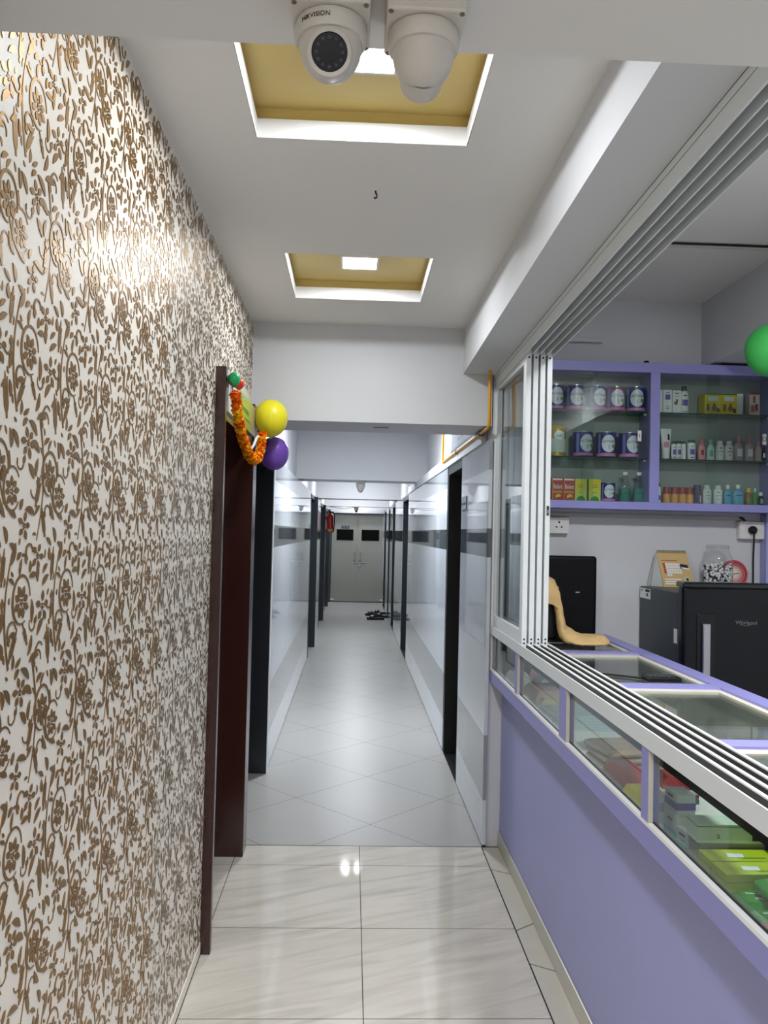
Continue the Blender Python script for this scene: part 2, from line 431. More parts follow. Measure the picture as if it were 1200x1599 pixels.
    for ty in range(-3, 21):
        for tz in range(7):
            oy, oz = ty*TW+0.045, tz*TH-0.06
            near = ty*TW > 0.7 and ty*TW < 2.2
            k_ = 0
            for s_ in sh:
                pts = [(oy+p[0], oz+p[1]) for p in s_]
                my = sum(p[0] for p in pts)/len(pts); mz = sum(p[1] for p in pts)/len(pts)
                y0 = min(p[0] for p in pts); y1 = max(p[0] for p in pts); z0 = min(p[1] for p in pts); z1 = max(p[1] for p in pts)
                if z0 < 0.048 or z1 > ZC-0.002 or y1 > YH-0.004: continue
                if y1 > 3.025 and z0 < 2.19: continue
                if y0 > 3.40 and mz < 2.25: continue
                n = len(mb.v)
                k_ += 1; mb.v += [(top+0.00001*(k_ % 90), p[0], p[1]) for p in pts]
                mb.f.append(tuple(range(n, n+len(pts)))); mb.mi.append(1)
                if near:
                    k = len(pts); mb.v += [(XL, p[0], p[1]) for p in pts]
                    for i in range(k):
                        j = (i+1) % k
                        mb.f.append((n+i, n+j, n+k+j, n+k+i)); mb.mi.append(1)
    o = structure(mb.build('wall_left'))
    return o
wallpaper()
structure(MB().use(M_CRACK).box(XL, XL+0.004, -3.2, 3.028, 0, 0.006).use(M_CREAM).box(XL, XL+0.003, -3.2, 3.028, 0.006, 0.045).build('baseboard_left'))

# ------------------------------------------------------------------ left doorway in brown laminate
d = sroot('door_1', (XL, 3.03, 0))
def kid(mb, name, m, par, **k): return mb.build(name, m, par, keep=True, **k)
kid(MB().box(-0.700, -0.487, 3.028, 3.062, 0, 2.183), 'near_jamb', M_BROWN, d, bevel=0.002)
kid(MB().box(-0.700, -0.487, 3.922, 4.045, 0, 2.183), 'far_jamb', M_BROWN, d, bevel=0.002)
kid(MB().box(-0.700, -0.495, 3.062, 3.922, 1.99, 2.165), 'head_board', M_BROWN, d, bevel=0.002)
kid(MB().box(-0.690, -0.645, 3.062, 3.922, 0.005, 1.99), 'door_leaf', M_BROWN, d)
# the unlit opening behind it, framed in black
d = sroot('door_2', (XL, 4.06, 0))
kid(MB().box(-0.72, -0.516, 5.255, 5.31, 0, 2.10), 'far_jamb', M_BLACKF, d)
kid(MB().box(-0.519, -0.5135, 5.253, 5.312, 0, 2.10), 'edge_strip', M_ALU, d)
kid(MB().box(-0.72, -0.525, 4.05, 5.255, 1.985, 2.10), 'head_board', M_BLACKF, d)
kid(MB().box(-0.72, -0.68, 4.05, 5.255, 0.004, 1.985), 'door_leaf', M_BLACKF, d)

# ------------------------------------------------------------------ beams, bulkhead, pillar and shop walls
structure(MB().box(-0.70, 1.0, 0.62, 1.133, 2.262, ZC+0.05).build('beam_front', M_CEIL))
structure(MB().box(-0.80, XR+0.012, YH, 4.485, 2.130, ZC+0.15).build('beam_header', M_PAINT))
b = MB().use(M_PAINT)
y0, y1 = -0.30, YH
b.hexa([(XB, y0, zb(y0)), (0.90, y0, zb(y0)), (0.90, y1, zb(y1)), (XB, y1, zb(y1)), (XB, y0, ZC+0.1), (0.90, y0, ZC+0.1), (0.90, y1, ZC+0.1), (XB, y1, ZC+0.1)])
structure(b.build('beam_bulkhead'))
b = MB().use(M_PAINT)
b.box(XR+0.019, 2.75, YH+0.005, 4.26, 0, 2.82)                    # back wall of the shop, its end is the white pillar by the corridor
structure(b.build('wall_back'))
structure(MB().box(2.60, 2.75, -0.3, YH+0.005, 0, 2.82).build('wall_right', M_PAINT))
structure(MB().box(0.72, 2.75, -0.42, -0.30, 0, 2.82).build('wall_near', M_PAINT))
structure(MB().box(0.72, 0.86, -3.2, -0.30, 0, ZC+0.1).build('wall_lobby', M_PAINT))
structure(MB().box(-0.70, 0.86, -3.32, -3.2, 0, ZC+0.1).build('wall_rear', M_PAINT))
structure(MB().box(0.55, 2.75, -0.42, 4.26, 2.80, 2.86).build('ceiling_shop', M_CEIL))
structure(MB().box(1.79, 2.60, -0.3, YH+0.005, 2.462, 2.80).build('beam_shop', M_PAINT))
structure(MB().box(0.86, 0.90, -0.3, YH, 2.55, 2.81).build('trim_1', M_PAINT))
structure(MB().box(0.772, 0.780, -0.30, YH, 0, 0.075).build('baseboard_right', M_KERB, bevel=0.003))

# ------------------------------------------------------------------ corridor
BANDS = ((0.0, 0.012, M_CRACK), (0.012, 0.235, M_GLW), (0.235, 0.56, M_GLG), (0.56, 1.458, M_GLW), (1.458, 1.605, M_GLD), (1.605, 1.905, M_GLW), (1.905, 2.045, M_GLG))
def panels(mb, x0, x1, y0, y1):
    for z0, z1, m in BANDS:
        e = 0.004 if m is M_CRACK else 0
        mb.use(m); mb.box(x0+(e if x0 > 0 else 0), x1-(e if x0 < 0 else 0), y0, y1, z0, z1)
    mb.use(M_GLG); mb.box(x0, x1, y0, y1, 2.045, 2.06)
lw_ = MB(); rw_ = MB()
for a, b_ in ((5.31, 10.05), (11.02, 13.25), (14.30, 16.0), (17.0, 18.1)): panels(lw_, -0.66, -0.52, a, b_)
panels(rw_, XR, 0.708, 4.065, 4.27); panels(rw_, XR, 0.83, 4.27, 5.08)
for a, b_ in ((5.85, 9.90), (11.0, 12.90), (13.80, 14.60), (15.25, 16.2), (17.3, 18.1)): panels(rw_, XR, 0.83, a, b_)
lw_.use(M_PAINT).box(-0.85, -0.60, 4.4, 18.2, 2.06, 2.66); lw_.use(M_DARK).box(-0.85, -0.72, 4.04, 18.2, 0, 2.06)
rw_.use(M_PAINT).box(0.775, 1.0, 4.27, 18.2, 2.06, 2.66); rw_.use(M_DARK).box(0.86, 1.0, 4.27, 18.2, 0, 2.06)
lw_.use(M_PAINT).box(-0.72, -0.60, 4.45, 5.31, 2.10, 2.2)
structure(lw_.build('wall_corridor_left')); structure(rw_.build('wall_corridor_right'))
n = 3
for a, b_ in ((5.08, 5.85), (9.90, 11.0), (12.90, 13.80), (14.60, 15.25), (16.2, 17.3)):
    first = a < 6; m = M_BLACKF if first else M_SLATE
    d = sroot('door_%d' % n, (XR, a, 0)); n += 1
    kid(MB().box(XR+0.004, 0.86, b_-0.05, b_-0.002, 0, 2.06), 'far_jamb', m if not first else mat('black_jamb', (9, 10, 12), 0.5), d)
    kid(MB().box(XR+0.004, 0.86, a+0.002, a+0.03, 0, 2.06), 'near_jamb', m, d)
    kid(MB().box(XR+0.004, 0.86, a+0.03, b_-0.05, 2.0, 2.06), 'head_board', m, d)
    kid(MB().box(0.80, 0.84, a+0.03, b_-0.05, 0.006, 2.0), 'door_leaf', M_BLACK if first else M_SLATE, d)
    kid(MB().box(XR+0.002, 0.80, a+0.03, b_-0.05, -0.001, 0.003), 'threshold', M_BLACK, d)
for a, b_ in ((10.05, 11.02), (13.25, 14.30), (16.0, 17.0)):
    d = sroot('door_%d' % n, (-0.52, a, 0)); n += 1
    kid(MB().box(-0.72, -0.474, b_-0.05, b_-0.002, 0, 2.04), 'far_jamb', M_SLATE, d)
    kid(MB().box(-0.72, -0.515, a+0.002, a+0.03, 0, 2.04), 'near_jamb', M_SLATE, d)
    kid(MB().box(-0.72, -0.515, a+0.03, b_-0.05, 1.99, 2.04), 'head_board', M_SLATE, d)
    kid(MB().box(-0.70, -0.66, a+0.03, b_-0.05, 0.006, 1.99), 'door_leaf', M_SLATE, d)
for i, y in enumerate((8.47, 13.3, 17.3)):
    structure(MB().box(-0.70, 0.86, y, y+0.42, 2.12, 2.66).build(('beam_middle', 'beam_inner', 'beam_end')[i], M_PAINT))
structure(MB().box(-0.85, 1.0, 4.4, 18.4, 2.64, 2.72).build('ceiling_corridor', M_CEIL))
structure(MB().box(-0.85, 1.0, 18.14, 18.3, 0, 2.7).build('wall_end', M_PAINT))
# double door at the end
d = sroot('door_%d' % n, (0.14, 18.1, 0)); n += 1
M_DKW = mat('door_window_glass', (7, 6, 5), 0.25, spec=0.12)
kid(MB().use(mat('door_frame_dark', (60, 62, 60), 0.4)).box(-0.50, -0.46, 18.06, 18.14, 0, 2.0).box(0.74, 0.78, 18.06, 18.14, 0, 2.0).box(-0.46, 0.74, 18.06, 18.14, 1.975, 2.0), 'door_frame', None, d)
for sgn, x0, x1, wx0, wx1 in ((-1, -0.455, 0.128, -0.345, 0.03), (1, 0.136, 0.738, 0.215, 0.61)):
    lf = MB().box(x0, x1, 18.09, 18.13, 0.02, 1.972).build('door_leaf', M_DOORG, d, keep=True, bevel=0.002)
    kid(MB().box(wx0, wx1, 18.082, 18.092, 1.385, 1.63), 'vision_pane', M_DKW, lf)
    hx = 0.07 if sgn < 0 else 0.19
    hb = MB().tube([(hx, 18.09, 0.93), (hx, 18.045, 0.95), (hx, 18.04, 1.03), (hx, 18.045, 1.11), (hx, 18.09, 1.13)], 0.012, 8)
    kid(hb, 'pull_handle', M_STEEL, lf, smooth=True)
kid(MB().box(0.05, 0.125, 18.075, 18.09, 0.885, 0.905).box(0.14, 0.32, 18.075, 18.09, 0.885, 0.903).box(0.17, 0.20, 18.07, 18.09, 0.79, 0.885), 'latch', M_STEEL, d)
for x in (-0.46, 0.66): kid(MB().box(x, x+0.09, 18.082, 18.092, 0.045, 0.075), 'corner_plate', M_WHITEP, d)
dp = kid(MB().box(-0.235, -0.065, 18.08, 18.09, 1.655, 1.712), 'door_plate', mat('navy_plate', (14, 34, 54), 0.3), d)
lettering('I C U', 0.055, M_WHITEP, dp, (-0.15, 18.0795, 1.683), keep=True)

# ------------------------------------------------------------------ lamps
M_LED = mat('led_diffuser', (255, 255, 255), 0.5, emit=10.0)
def tray_lamp(name, label, loc, size, power, color, group, emit=None):
    t = thing(name, label, 'light', loc, group)
    s = size/2
    fr = MB()
    for a in ((-s-.008, s+.008, -s-.008, -s), (-s-.008, s+.008, s, s+.008), (-s-.008, -s, -s, s), (s, s+.008, -s, s)): fr.box(a[0], a[1], a[2], a[3], -0.022, 0)
    fr.build('frame', M_WHITEP, t)
    MB().box(-s, s, -s, s, -0.018, -0.001).build('diffuser', M_LED, t)
    area_lamp('lamp_light', (0, 0, -0.026), size*0.96, power, color, t)
    return t
ZT = ZC+0.085
tray_lamp('ceiling_light', 'square white LED panel in the gold tray above the two security cameras', (0.005, 1.86, ZT), 0.14, P_TRAY, C_TRAY, 'LED panels in the ceiling trays')
tray_lamp('ceiling_light', 'square white LED panel in the gold tray nearest the corridor beam', (0.005, 3.325, ZT), 0.14, P_TRAY, C_TRAY, 'LED panels in the ceiling trays')
tray_lamp('ceiling_light', 'unseen LED fill panel on the lobby ceiling behind the front beam', (0.0, -0.45, ZC), 0.30, P_LOBBY, C_TRAY, 'unseen lobby fill panels')  # both lobby panels are unseen, added as ambient fill
tray_lamp('ceiling_light', 'unseen LED fill panel on the lobby ceiling by the rear wall', (0.0, -2.1, ZC), 0.30, P_LOBBY, C_TRAY, 'unseen lobby fill panels')
for i, (y, l) in enumerate(((6.3, 'square LED panel on the corridor ceiling just past the header beam'), (10.0, 'square LED panel on the corridor ceiling past the second beam'), (12.35, 'square LED panel on the corridor ceiling before the third beam'), (16.3, 'square LED panel on the corridor ceiling before the last beam'), (17.93, 'unseen LED panel added to brighten the wall above the grey double door'))):  # the last panel is unseen, added to brighten the end wall
    tray_lamp('ceiling_light', l, (0.08, y, 2.64), 0.22, P_CORR*(2.1, 0.85, 0.8, 1.2, 0.35)[i], C_CORR, 'LED panels along the corridor ceiling')
tray_lamp('ceiling_light', 'square LED panel on the pharmacy ceiling over the counter', (1.22, 1.70, 2.80), 0.30, P_SHOP, C_SHOP, 'pharmacy ceiling panels')

# ------------------------------------------------------------------ sliding window of the pharmacy
def sbox(mb, x0, x1, y0, y1, za, zc_):
    mb.hexa([(x0, y0, zb(y0)+za), (x1, y0, zb(y0)+za), (x1, y1, zb(y1)+za), (x0, y1, zb(y1)+za), (x0, y0, zb(y0)+zc_), (x1, y0, zb(y0)+zc_), (x1, y1, zb(y1)+zc_), (x0, y1, zb(y1)+zc_)])
win = sroot('window_1', (XW, YH, 1.075))
PITCHX = 0.0310
RX = [XW+PITCHX*i for i in range(5)]
YN = -0.25
tt = MB().use(M_ALU)
sbox(tt, XW, XW+0.128, YN, YH-0.002, -0.012, 0)
for i, x in enumerate(RX): tt.use(M_ALU); sbox(tt, x, x+(0.0045 if i else 0.006), YN, YH-0.002, -0.066, -0.012)
tt.use(M_BLACK); sbox(tt, XW-0.0008, XW, YN, YH-0.002, -0.0012, 0.0); sbox(tt, XW-0.0006, XW, YN, YH-0.002, -0.0225, -0.0215)
for i in range(4): tt.use(M_ALUG); sbox(tt, RX[i]+0.006, RX[i+1], YN, YH-0.002, -0.0135, -0.0122)
kid(tt, 'top_track', None, win)
bt = MB().use(M_ALU).box(XW-0.002, XW+0.128, YN, YH-0.001, 1.072, 1.094)
bt.box(XW-0.002, XW+0.0025, YN, YH-0.001, 1.094, 1.1165)
for i, x in enumerate(RX):
    if i: bt.use(M_ALUG).box(x+0.001, x+0.0065, YN, YH-0.001, 1.094, 1.113); bt.use(M_ALUB).box(x-0.0005, x+0.008, YN, YH-0.001, 1.113, 1.1165)
    if i < 4: bt.use(M_ALUG).box(x+0.005, RX[i+1]-0.001, YN, YH-0.001, 1.094, 1.0955)
kid(bt, 'bottom_track', None, win)
kid(MB().use(M_ALU).box(XW, XW+0.128, YH-0.014, YH, 1.0945, zb(YH)-0.0125), 'side_jamb', None, win)
Y0S, Y1S, Z0S, Z1S = 3.368, 4.062, 1.099, 2.372
for i in range(4):
    x0 = RX[i]+0.0085; x1 = RX[i+1]-0.0020
    y0 = Y0S+0.004*i
    sash = MB().use(M_ALU)
    sash.box(x0, x1, y0, y0+0.055, Z0S, Z1S); sash.box(x0, x1, Y1S-0.032, Y1S, Z0S, Z1S)
    sash.box(x0, x1, y0+0.055, Y1S-0.032, Z0S, Z0S+0.068); sash.box(x0, x1, y0+0.055, Y1S-0.032, Z1S-0.062, Z1S)
    xm = (x0+x1)/2
    sash.use(M_RUBBER)
    for zq in (1.108, 1.124, 2.318): sash.cyl((xm, y0-0.0006, zq+0.012), (xm, y0+0.002, zq+0.012), 0.0042, 10)
    s_ = kid(sash, 'sash', None, win)
    kid(MB().box(xm-0.0015, xm+0.0015, y0+0.05, Y1S-0.028, Z0S+0.06, Z1S-0.055), 'pane', M_GLASS, s_)
    if i == 3:
        kid(MB().use(M_RUBBER).box(xm-0.004, xm+0.006, y0-0.0015, y0+0.001, 1.66, 1.70).use(M_STEEL).box(xm-0.001, xm+0.003, y0-0.003, y0-0.001, 1.668, 1.685), 'lock', None, s_)

# ------------------------------------------------------------------ pharmacy display counter
ct = thing('display_counter', 'long lavender pharmacy counter with a glass showcase top', 'counter', (0.775, 2.3, 0))
kid(MB().box(0.780, 0.800, YN, YH, 0.0, 0.8335), 'base_panel', M_PURPD, ct)
ff = MB().use(M_PURP)
ff.box(XW, XW+0.024, YN, YH, 0.834, 0.889)
MUL = [(3.405, 3.452), (2.625, 2.712), (1.893, 1.938), (1.13, 1.19), (0.38, 0.44)]
for i, (a, e) in enumerate(MUL):
    ff.use(M_PURP).box(XW, XW+0.028, a, e, 0.889, 1.072)
    ff.use(M_CREAMP).box(XW+0.0005, XW+0.012, a-0.0012, a, 0.8985, 1.072)
ff.use(M_PURP).box(XW, XW+0.03, YH-0.012, YH, 0.889, 1.072)
ff.use(M_CREAMP).box(XW+0.001, XW+0.012, YH-0.0135, YH-0.012, 0.8985, 1.072)
kid(ff, 'front_frame', None, ct)
kid(MB().box(XW-0.0005, XW+0.0125, YN, YH-0.012, 0.889, 0.8985), 'sill_strip', M_ALUB, ct)
kid(MB().box(XW+0.0125, XW+0.018, YN, YH-0.012, 0.889, 0.9015), 'lower_seal', M_RUBBER, ct)
ends = [YH-0.0135]+[v for a, e in MUL for v in (e, a)]+[YN]
for i in range(0, len(ends), 2):
    y1, y0 = ends[i], ends[i+1]
    kid(MB().box(XW+0.0135, XW+0.0175, y0, y1, 0.9015, 1.072), 'front_pane', M_CGLASS, ct)
    kid(MB().box(XW+0.0185, XW+0.030, y0, y1, 1.040, 1.0718), 'seal', M_RUBBER, ct)
M_INNER = mat('showcase_white', (222, 222, 216), 0.35, var=0.04, vscale=6)
kid(MB().box(0.742, 1.285, YN, YH, 0.834, 0.842), 'showcase_floor', M_INNER, ct)
kid(MB().box(1.270, 1.285, YN, YH, 0.842, 1.055), 'showcase_back', M_INNER, ct)
kid(MB().use(M_PURP).box(1.285, 1.31, YN, YH, 0.0, 1.055), 'rear_panel', None, ct)
tf = MB()
tf.use(M_PURP).box(1.245, 1.312, YN, YH, 1.055, 1.078)
tf.use(M_CREAMP).box(1.222, 1.245, YN, YH, 1.055, 1.070)
for a, e in MUL[:4]:
    mid = (a+e)/2
    tf.use(M_PURP).box(0.845, 1.245, mid-0.010, mid+0.055, 1.055, 1.078)
    tf.use(M_CREAMP).box(0.845, 1.235, mid-0.048, mid-0.010, 1.055, 1.071)
kid(tf, 'top_frame', None, ct)
tops = [YH]+[v for a, e in MUL[:4] for v in ((a+e)/2+0.055, (a+e)/2-0.048)]+[YN]
for i in range(0, len(tops), 2):
    kid(MB().box(0.846, 1.224, tops[i+1], tops[i], 1.060, 1.066), 'top_pane', M_CGLASS, ct)

# ------------------------------------------------------------------ wall cabinet of the pharmacy
cb = thing('wall_cabinet', 'lavender wall cabinet with glass shelves of baby food and bottles', 'cabinet', (1.6, 4.08, 1.715))
CX0, CX1, CY0, CY1 = 0.86, 2.58, 3.92, YH+0.004
ZS = (1.752, 1.974, 2.206)       # tops of floor board and the two glass shelves
fr = MB().use(M_PURP)
fr.box(CX0, CX1, CY0, CY1, 1.714, ZS[0]); fr.box(CX0, CX1, CY0, CY1, 2.397, 2.446)
fr.box(CX0, CX0+0.03, CY0, CY1, ZS[0], 2.397); fr.box(1.466, 1.514, CY0, CY1, ZS[0], 2.397); fr.box(2.10, 2.15, CY0, CY1, ZS[0], 2.397); fr.box(CX1-0.03, CX1, CY0, CY1, ZS[0], 2.397)
kid(fr, 'carcass', None, cb, bevel=0.0015)
kid(MB().box(CX0+0.03, CX1-0.03, CY1-0.008, CY1-0.001, ZS[0], 2.397), 'back_board', mat('cabinet_back', (150, 157, 154), 0.5, var=0.08, vscale=4), cb)
for x0, x1 in ((CX0+0.03, 1.466), (1.514, 2.10), (2.15, CX1-0.03)):
    for z in ZS[1:]:
        kid(MB().use(M_SHELF).box(x0, x1, CY0+0.035, CY1-0.009, z-0.006, z).use(M_SHELFE).box(x0, x1, CY0+0.032, CY0+0.035, z-0.006, z), 'shelf', None, cb)
        kid(MB().box(x1-0.014, x1-0.002, CY0+0.05, CY0+0.06, z-0.016, z-0.007), 'shelf_peg', M_WHITEP, cb)
    xm = (x0+x1)/2-0.02
    for k, (a, e) in enumerate(((x0, xm+0.03), (xm-0.03, x1))):
        y = CY0+0.008+0.010*k
        gd_ = kid(MB().box(a, e, y, y+0.004, ZS[0]+0.001, 2.396), 'glass_door', M_CGLASS, cb)
    kid(MB().box(x1-0.058, x1-0.040, CY0+0.012, CY0+0.0175, 2.055, 2.108), 'door_pull', M_WHITEP, gd_)
M_INK = mat('dark_ink', (30, 30, 34), 0.6)
lettering('D', 0.03, M_INK, cb, (2.10-0.049, CY0+0.0115, 2.081), keep=True)
lettering('I', 0.03, M_INK, cb, (1.466-0.049, CY0+0.0115, 2.081), keep=True)

# ---- stock on the shelves
YS = 4.005
M_TIN = mat('tin_violet', (52, 42, 130), 0.3, coat=0.3); M_TINR = mat('tin_crimson_violet', (120, 30, 92), 0.3, coat=0.3)
M_TINP = mat('tin_pink_band', (206, 130, 180), 0.35); M_EMB = mat('tin_emblem', (226, 228, 240), 0.3); M_COLM = mat('tin_text_column', (120, 128, 190), 0.4)
M_TINK = mat('tin_ink', (36, 34, 90), 0.5); M_GRN = mat('leaf_green', (120, 150, 50), 0.4)
M_WLAB = mat('white_label', (232, 234, 232), 0.4); M_YEL = mat('carton_yellow', (222, 198, 30), 0.4); M_LIME = mat('carton_lime', (206, 214, 80), 0.4)
M_RED = mat('carton_red', (176, 44, 28), 0.4); M_ORG = mat('carton_orange', (226, 132, 34), 0.4); M_PURI = mat('carton_purple', (96, 86, 170), 0.4)
M_TEAL = mat('carton_teal', (96, 190, 180), 0.4); M_GREEN = mat('pack_green', (40, 150, 50), 0.25); M_BLUE = mat('carton_blue', (40, 70, 160), 0.35)
M_DGRN = mat('cap_green', (16, 84, 66), 0.35); M_PINK = mat('bottle_pink', (226, 150, 160), 0.35); M_AQUA = mat('cap_aqua', (110, 190, 205), 0.35)
M_BRN = mat('carton_brown', (140, 84, 60), 0.5); M_CRIM = mat('crimson_cap', (140, 28, 20), 0.4); M_AMB = mat('can_amber', (226, 158, 60), 0.35)
M_NAVY = mat('navy_can', (44, 30, 84), 0.35)
def tin(label, x, z, a0=0.0, s=1.0, body=None, group='violet baby formula tins in the cabinet'):
    t = thing('formula_tin', label, 'tin', (x, YS, z+0.0004), group)
    r, hgt = 0.0500*s, 0.127*s
    m = MB().use(body or M_TIN).lathe([(r*0.97, 0), (r, 0.003), (r, hgt-0.004)], seg=32)
    m.use(M_TINP).patch((0, 0, 0), r+0.0004, -1.5, 1.5, 0.005*s, 0.020*s, 16)
    m.use(M_COLM).patch((0, 0, 0), r+0.0004, a0-1.15, a0-0.85, 0.022*s, 0.118*s, 4)
    m.build('body', None, t, smooth=True)
    MB().lathe([(r, hgt-0.004), (r+0.0012, hgt-0.003), (r+0.0012, hgt), (r-0.002, hgt), (r-0.003, hgt-0.003)], seg=32).build('rim', M_STEEL, t, smooth=True)
    MB().oval((0, 0, 0), r+0.0007, a0, 0.068*s, 0.72, 0.044*s).build('emblem', M_EMB, t)
    MB().oval((0, 0, 0), r+0.001, a0+0.5, 0.055*s, 0.19, 0.010*s).build('badge', M_GRN, t)
    lettering('LACTOGEN', 0.0165*s, M_TINK, t, (0, 0, 0.078*s), bend=r+0.0012, a0=a0, sx=0.85)
    lettering('1', 0.027*s, M_TINK, t, (0, 0, 0.050*s), bend=r+0.0012, a0=a0)
    return t
tin('violet formula tin at the left of the top shelf, half hidden by window frames', 1.003, ZS[2], 0.1)
tin('violet formula tin standing second from left on the top shelf', 1.109, ZS[2], 0.0)
tin('violet formula tin on the top shelf, just left of the crimson one', 1.215, ZS[2], 0.25)
tin('crimson tinted formula tin between violet ones on the top shelf', 1.315, ZS[2], 0.0, 0.98, M_TINR)
tin('violet formula tin at the right end of the top shelf by the cabinet post', 1.417, ZS[2], -0.1)
tin('violet formula tin on the middle shelf beside the yellow lidded tin', 1.153, ZS[1], 0.2)
tin('violet formula tin in the middle of the three on the middle shelf', 1.271, ZS[1], 0.0)
tin('violet formula tin on the middle shelf behind the white door pull', 1.386, ZS[1], 0.25)
tin('small violet formula tin on the bottom shelf between yellow carton and green mouthwash', 1.283, ZS[0], 0.0, 0.76)
t = thing('formula_tin', 'tall white and gold tin with a yellow lid on the middle shelf', 'tin', (1.018, YS, ZS[1]+0.0004))
m = MB().use(mat('tin_pale', (196, 206, 196), 0.35)).lathe([(0.046, 0), (0.047, 0.002), (0.047, 0.135)], seg=28)
m.use(mat('tin_gold', (186, 160, 70), 0.3, metal=0.4)).patch((0, 0, 0), 0.0474, -1.6, 1.6, 0.088, 0.134, 16).patch((0, 0, 0), 0.0474, -1.6, 1.6, 0.002, 0.02, 16)
m.use(M_WLAB).oval((0, 0, 0), 0.0478, 0.1, 0.104, 0.6, 0.022)
m.build('body', None, t, smooth=True)
MB().lathe([(0.049, 0.135), (0.050, 0.137), (0.050, 0.150), (0.047, 0.152)], seg=28).build('lid', mat('lid_yellow', (206, 160, 50), 0.35), t, smooth=True)
lettering('LAC', 0.022, M_TINK, t, (0, 0, 0.100), bend=0.0482, a0=0.2)

def carton(name, label, x, z, w_, d_, h_, body, decals=(), group=None, texts=(), y=YS, rot=0.0, cat='box', top=None):
    """decals: x0,z0,x1,z1 in fractions of the front, colour"""
    mb = MB().use(body).box(-w_/2, w_/2, -d_/2, d_/2, 0, h_)
    for k, (a, b_, c_, e, m) in enumerate(decals):
        yy = -d_/2-0.0003-0.0002*k
        mb.use(m); mb.poly([(-w_/2+a*w_, yy, b_*h_), (-w_/2+c_*w_, yy, b_*h_), (-w_/2+c_*w_, yy, e*h_), (-w_/2+a*w_, yy, e*h_)])
    if top: mb.use(top); mb.poly([(-w_/2+.002, -d_/2+.002, h_+.0003), (w_/2-.002, -d_/2+.002, h_+.0003), (w_/2-.002, d_/2-.002, h_+.0003), (-w_/2+.002, d_/2-.002, h_+.0003)])
    o = tag(mb.build(name), label, cat, group); o.location = (x, y, z+0.0005); o.rotation_euler = (0, 0, rot)
    for body_, sz, zz, mm, xx in texts:
        lettering(body_, sz, mm, o, (xx*w_, -d_/2-0.0012, zz*h_), sx=0.52)
    return o
def disc(parent, x, z, r, m, y, a0=0, a1=2*PI, name='printed_picture'):
    n = 18
    pts = [(x+r*math.cos(a0+(a1-a0)*i/n), y, z+r*math.sin(a0+(a1-a0)*i/n)) for i in range(n+1)]
    mb = MB(); mb.poly(pts); return mb.build(name, m, parent)
for x, l in ((1.0225, 'red drink carton beside the window frames on the bottom shelf'), (1.081, 'red drink carton next to the lime yellow ones on the bottom shelf')):
    o = carton('drink_carton', l, x, ZS[0], 0.056, 0.045, 0.116, M_RED, ((0.06, 0.88, 0.94, 0.95, M_WLAB), (0, 0, 0.08, 1, M_ORG), (0.1, 0.33, 0.9, 0.42, M_ORG)), 'red cartons on the bottom shelf', (('Bolant', 0.034, 0.60, M_WLAB, 0.03),))
    disc(o, 0.004, 0.018, 0.015, M_YEL, -0.0245, 0.2, PI*1.1)
for x, l in ((1.141, 'lime yellow carton beside the red ones on the bottom shelf'), (1.2115, 'lime yellow carton next to the small violet tin on the bottom shelf')):
    o = carton('drink_carton', l, x, ZS[0], 0.060, 0.045, 0.111, M_LIME, ((0.05, 0.5, 0.95, 0.95, M_YEL), (0.25, 0.62, 0.75, 0.66, M_GRN), (0.3, 0.72, 0.7, 0.75, M_GRN), (0.3, 0.38, 0.7, 0.41, M_GRN)), 'yellow cartons on the bottom shelf')
    disc(o, 0, 0.003, 0.022, M_GREEN, -0.0245, 0, PI)
# right bay, top shelf
carton('soap_carton', 'narrow white carton against the cabinet post on the top shelf', 1.538, ZS[2], 0.024, 0.045, 0.118, M_WLAB, (), 'white cartons on the top shelf')
carton('soap_carton', 'white carton with a purple square on the top shelf', 1.576, ZS[2], 0.045, 0.045, 0.119, M_WLAB, ((0.22, 0.58, 0.8, 0.80, M_PURI), (0.25, 0.86, 0.75, 0.89, M_PURI), (0.3, 0.2, 0.7, 0.23, M_PURI), (0.3, 0.3, 0.7, 0.32, M_INK)), 'white cartons on the top shelf')
carton('soap_carton', 'white carton with a brown picture beside the green capped bottle', 1.623, ZS[2], 0.044, 0.045, 0.117, M_WLAB, ((0.2, 0.38, 0.6, 0.52, M_BRN), (0.42, 0.5, 0.62, 0.62, M_INK), (0.25, 0.86, 0.75, 0.89, M_INK), (0.3, 0.74, 0.7, 0.76, M_INK)), 'white cartons on the top shelf')
for x, w_, l in ((1.8045, 0.084, 'left one of the two yellow picture boxes on the top shelf'), (1.8885, 0.080, 'right one of the two yellow picture boxes on the top shelf')):
    o = carton('picture_box', l, x, ZS[2], w_, 0.075, 0.104, M_YEL, ((0, 0.955, 1, 1.0, M_DGRN), (0.2, 0.66, 0.8, 0.86, M_EMB), (0.1, 0.16, 0.3, 0.5, M_BRN), (0.74, 0.1, 0.92, 0.3, M_INK)), 'yellow picture boxes on the top shelf', y=YS+0.005)
    disc(o, 0.006, 0.030, 0.014, M_BRN, -0.0388); disc(o, 0.006, 0.049, 0.007, M_BRN, -0.0388)
carton('plastic_tub', 'low clear plastic box beside the yellow picture boxes', 1.945, ZS[2], 0.030, 0.07, 0.108, mat('frosted_plastic', (200, 206, 200), 0.3), ((0, 0.9, 1, 1, M_WLAB),), y=YS+0.005)
carton('medicine_carton', 'lone carton with a dark red top on the top shelf', 2.023, ZS[2], 0.052, 0.045, 0.119, mat('carton_pinkgrey', (196, 178, 176), 0.4), ((0, 0.9, 1, 1, M_CRIM), (0.35, 0.55, 0.6, 0.85, M_BRN), (0.15, 0.15, 0.5, 0.45, M_BRN), (0.55, 0.2, 0.85, 0.5, M_CRIM)))

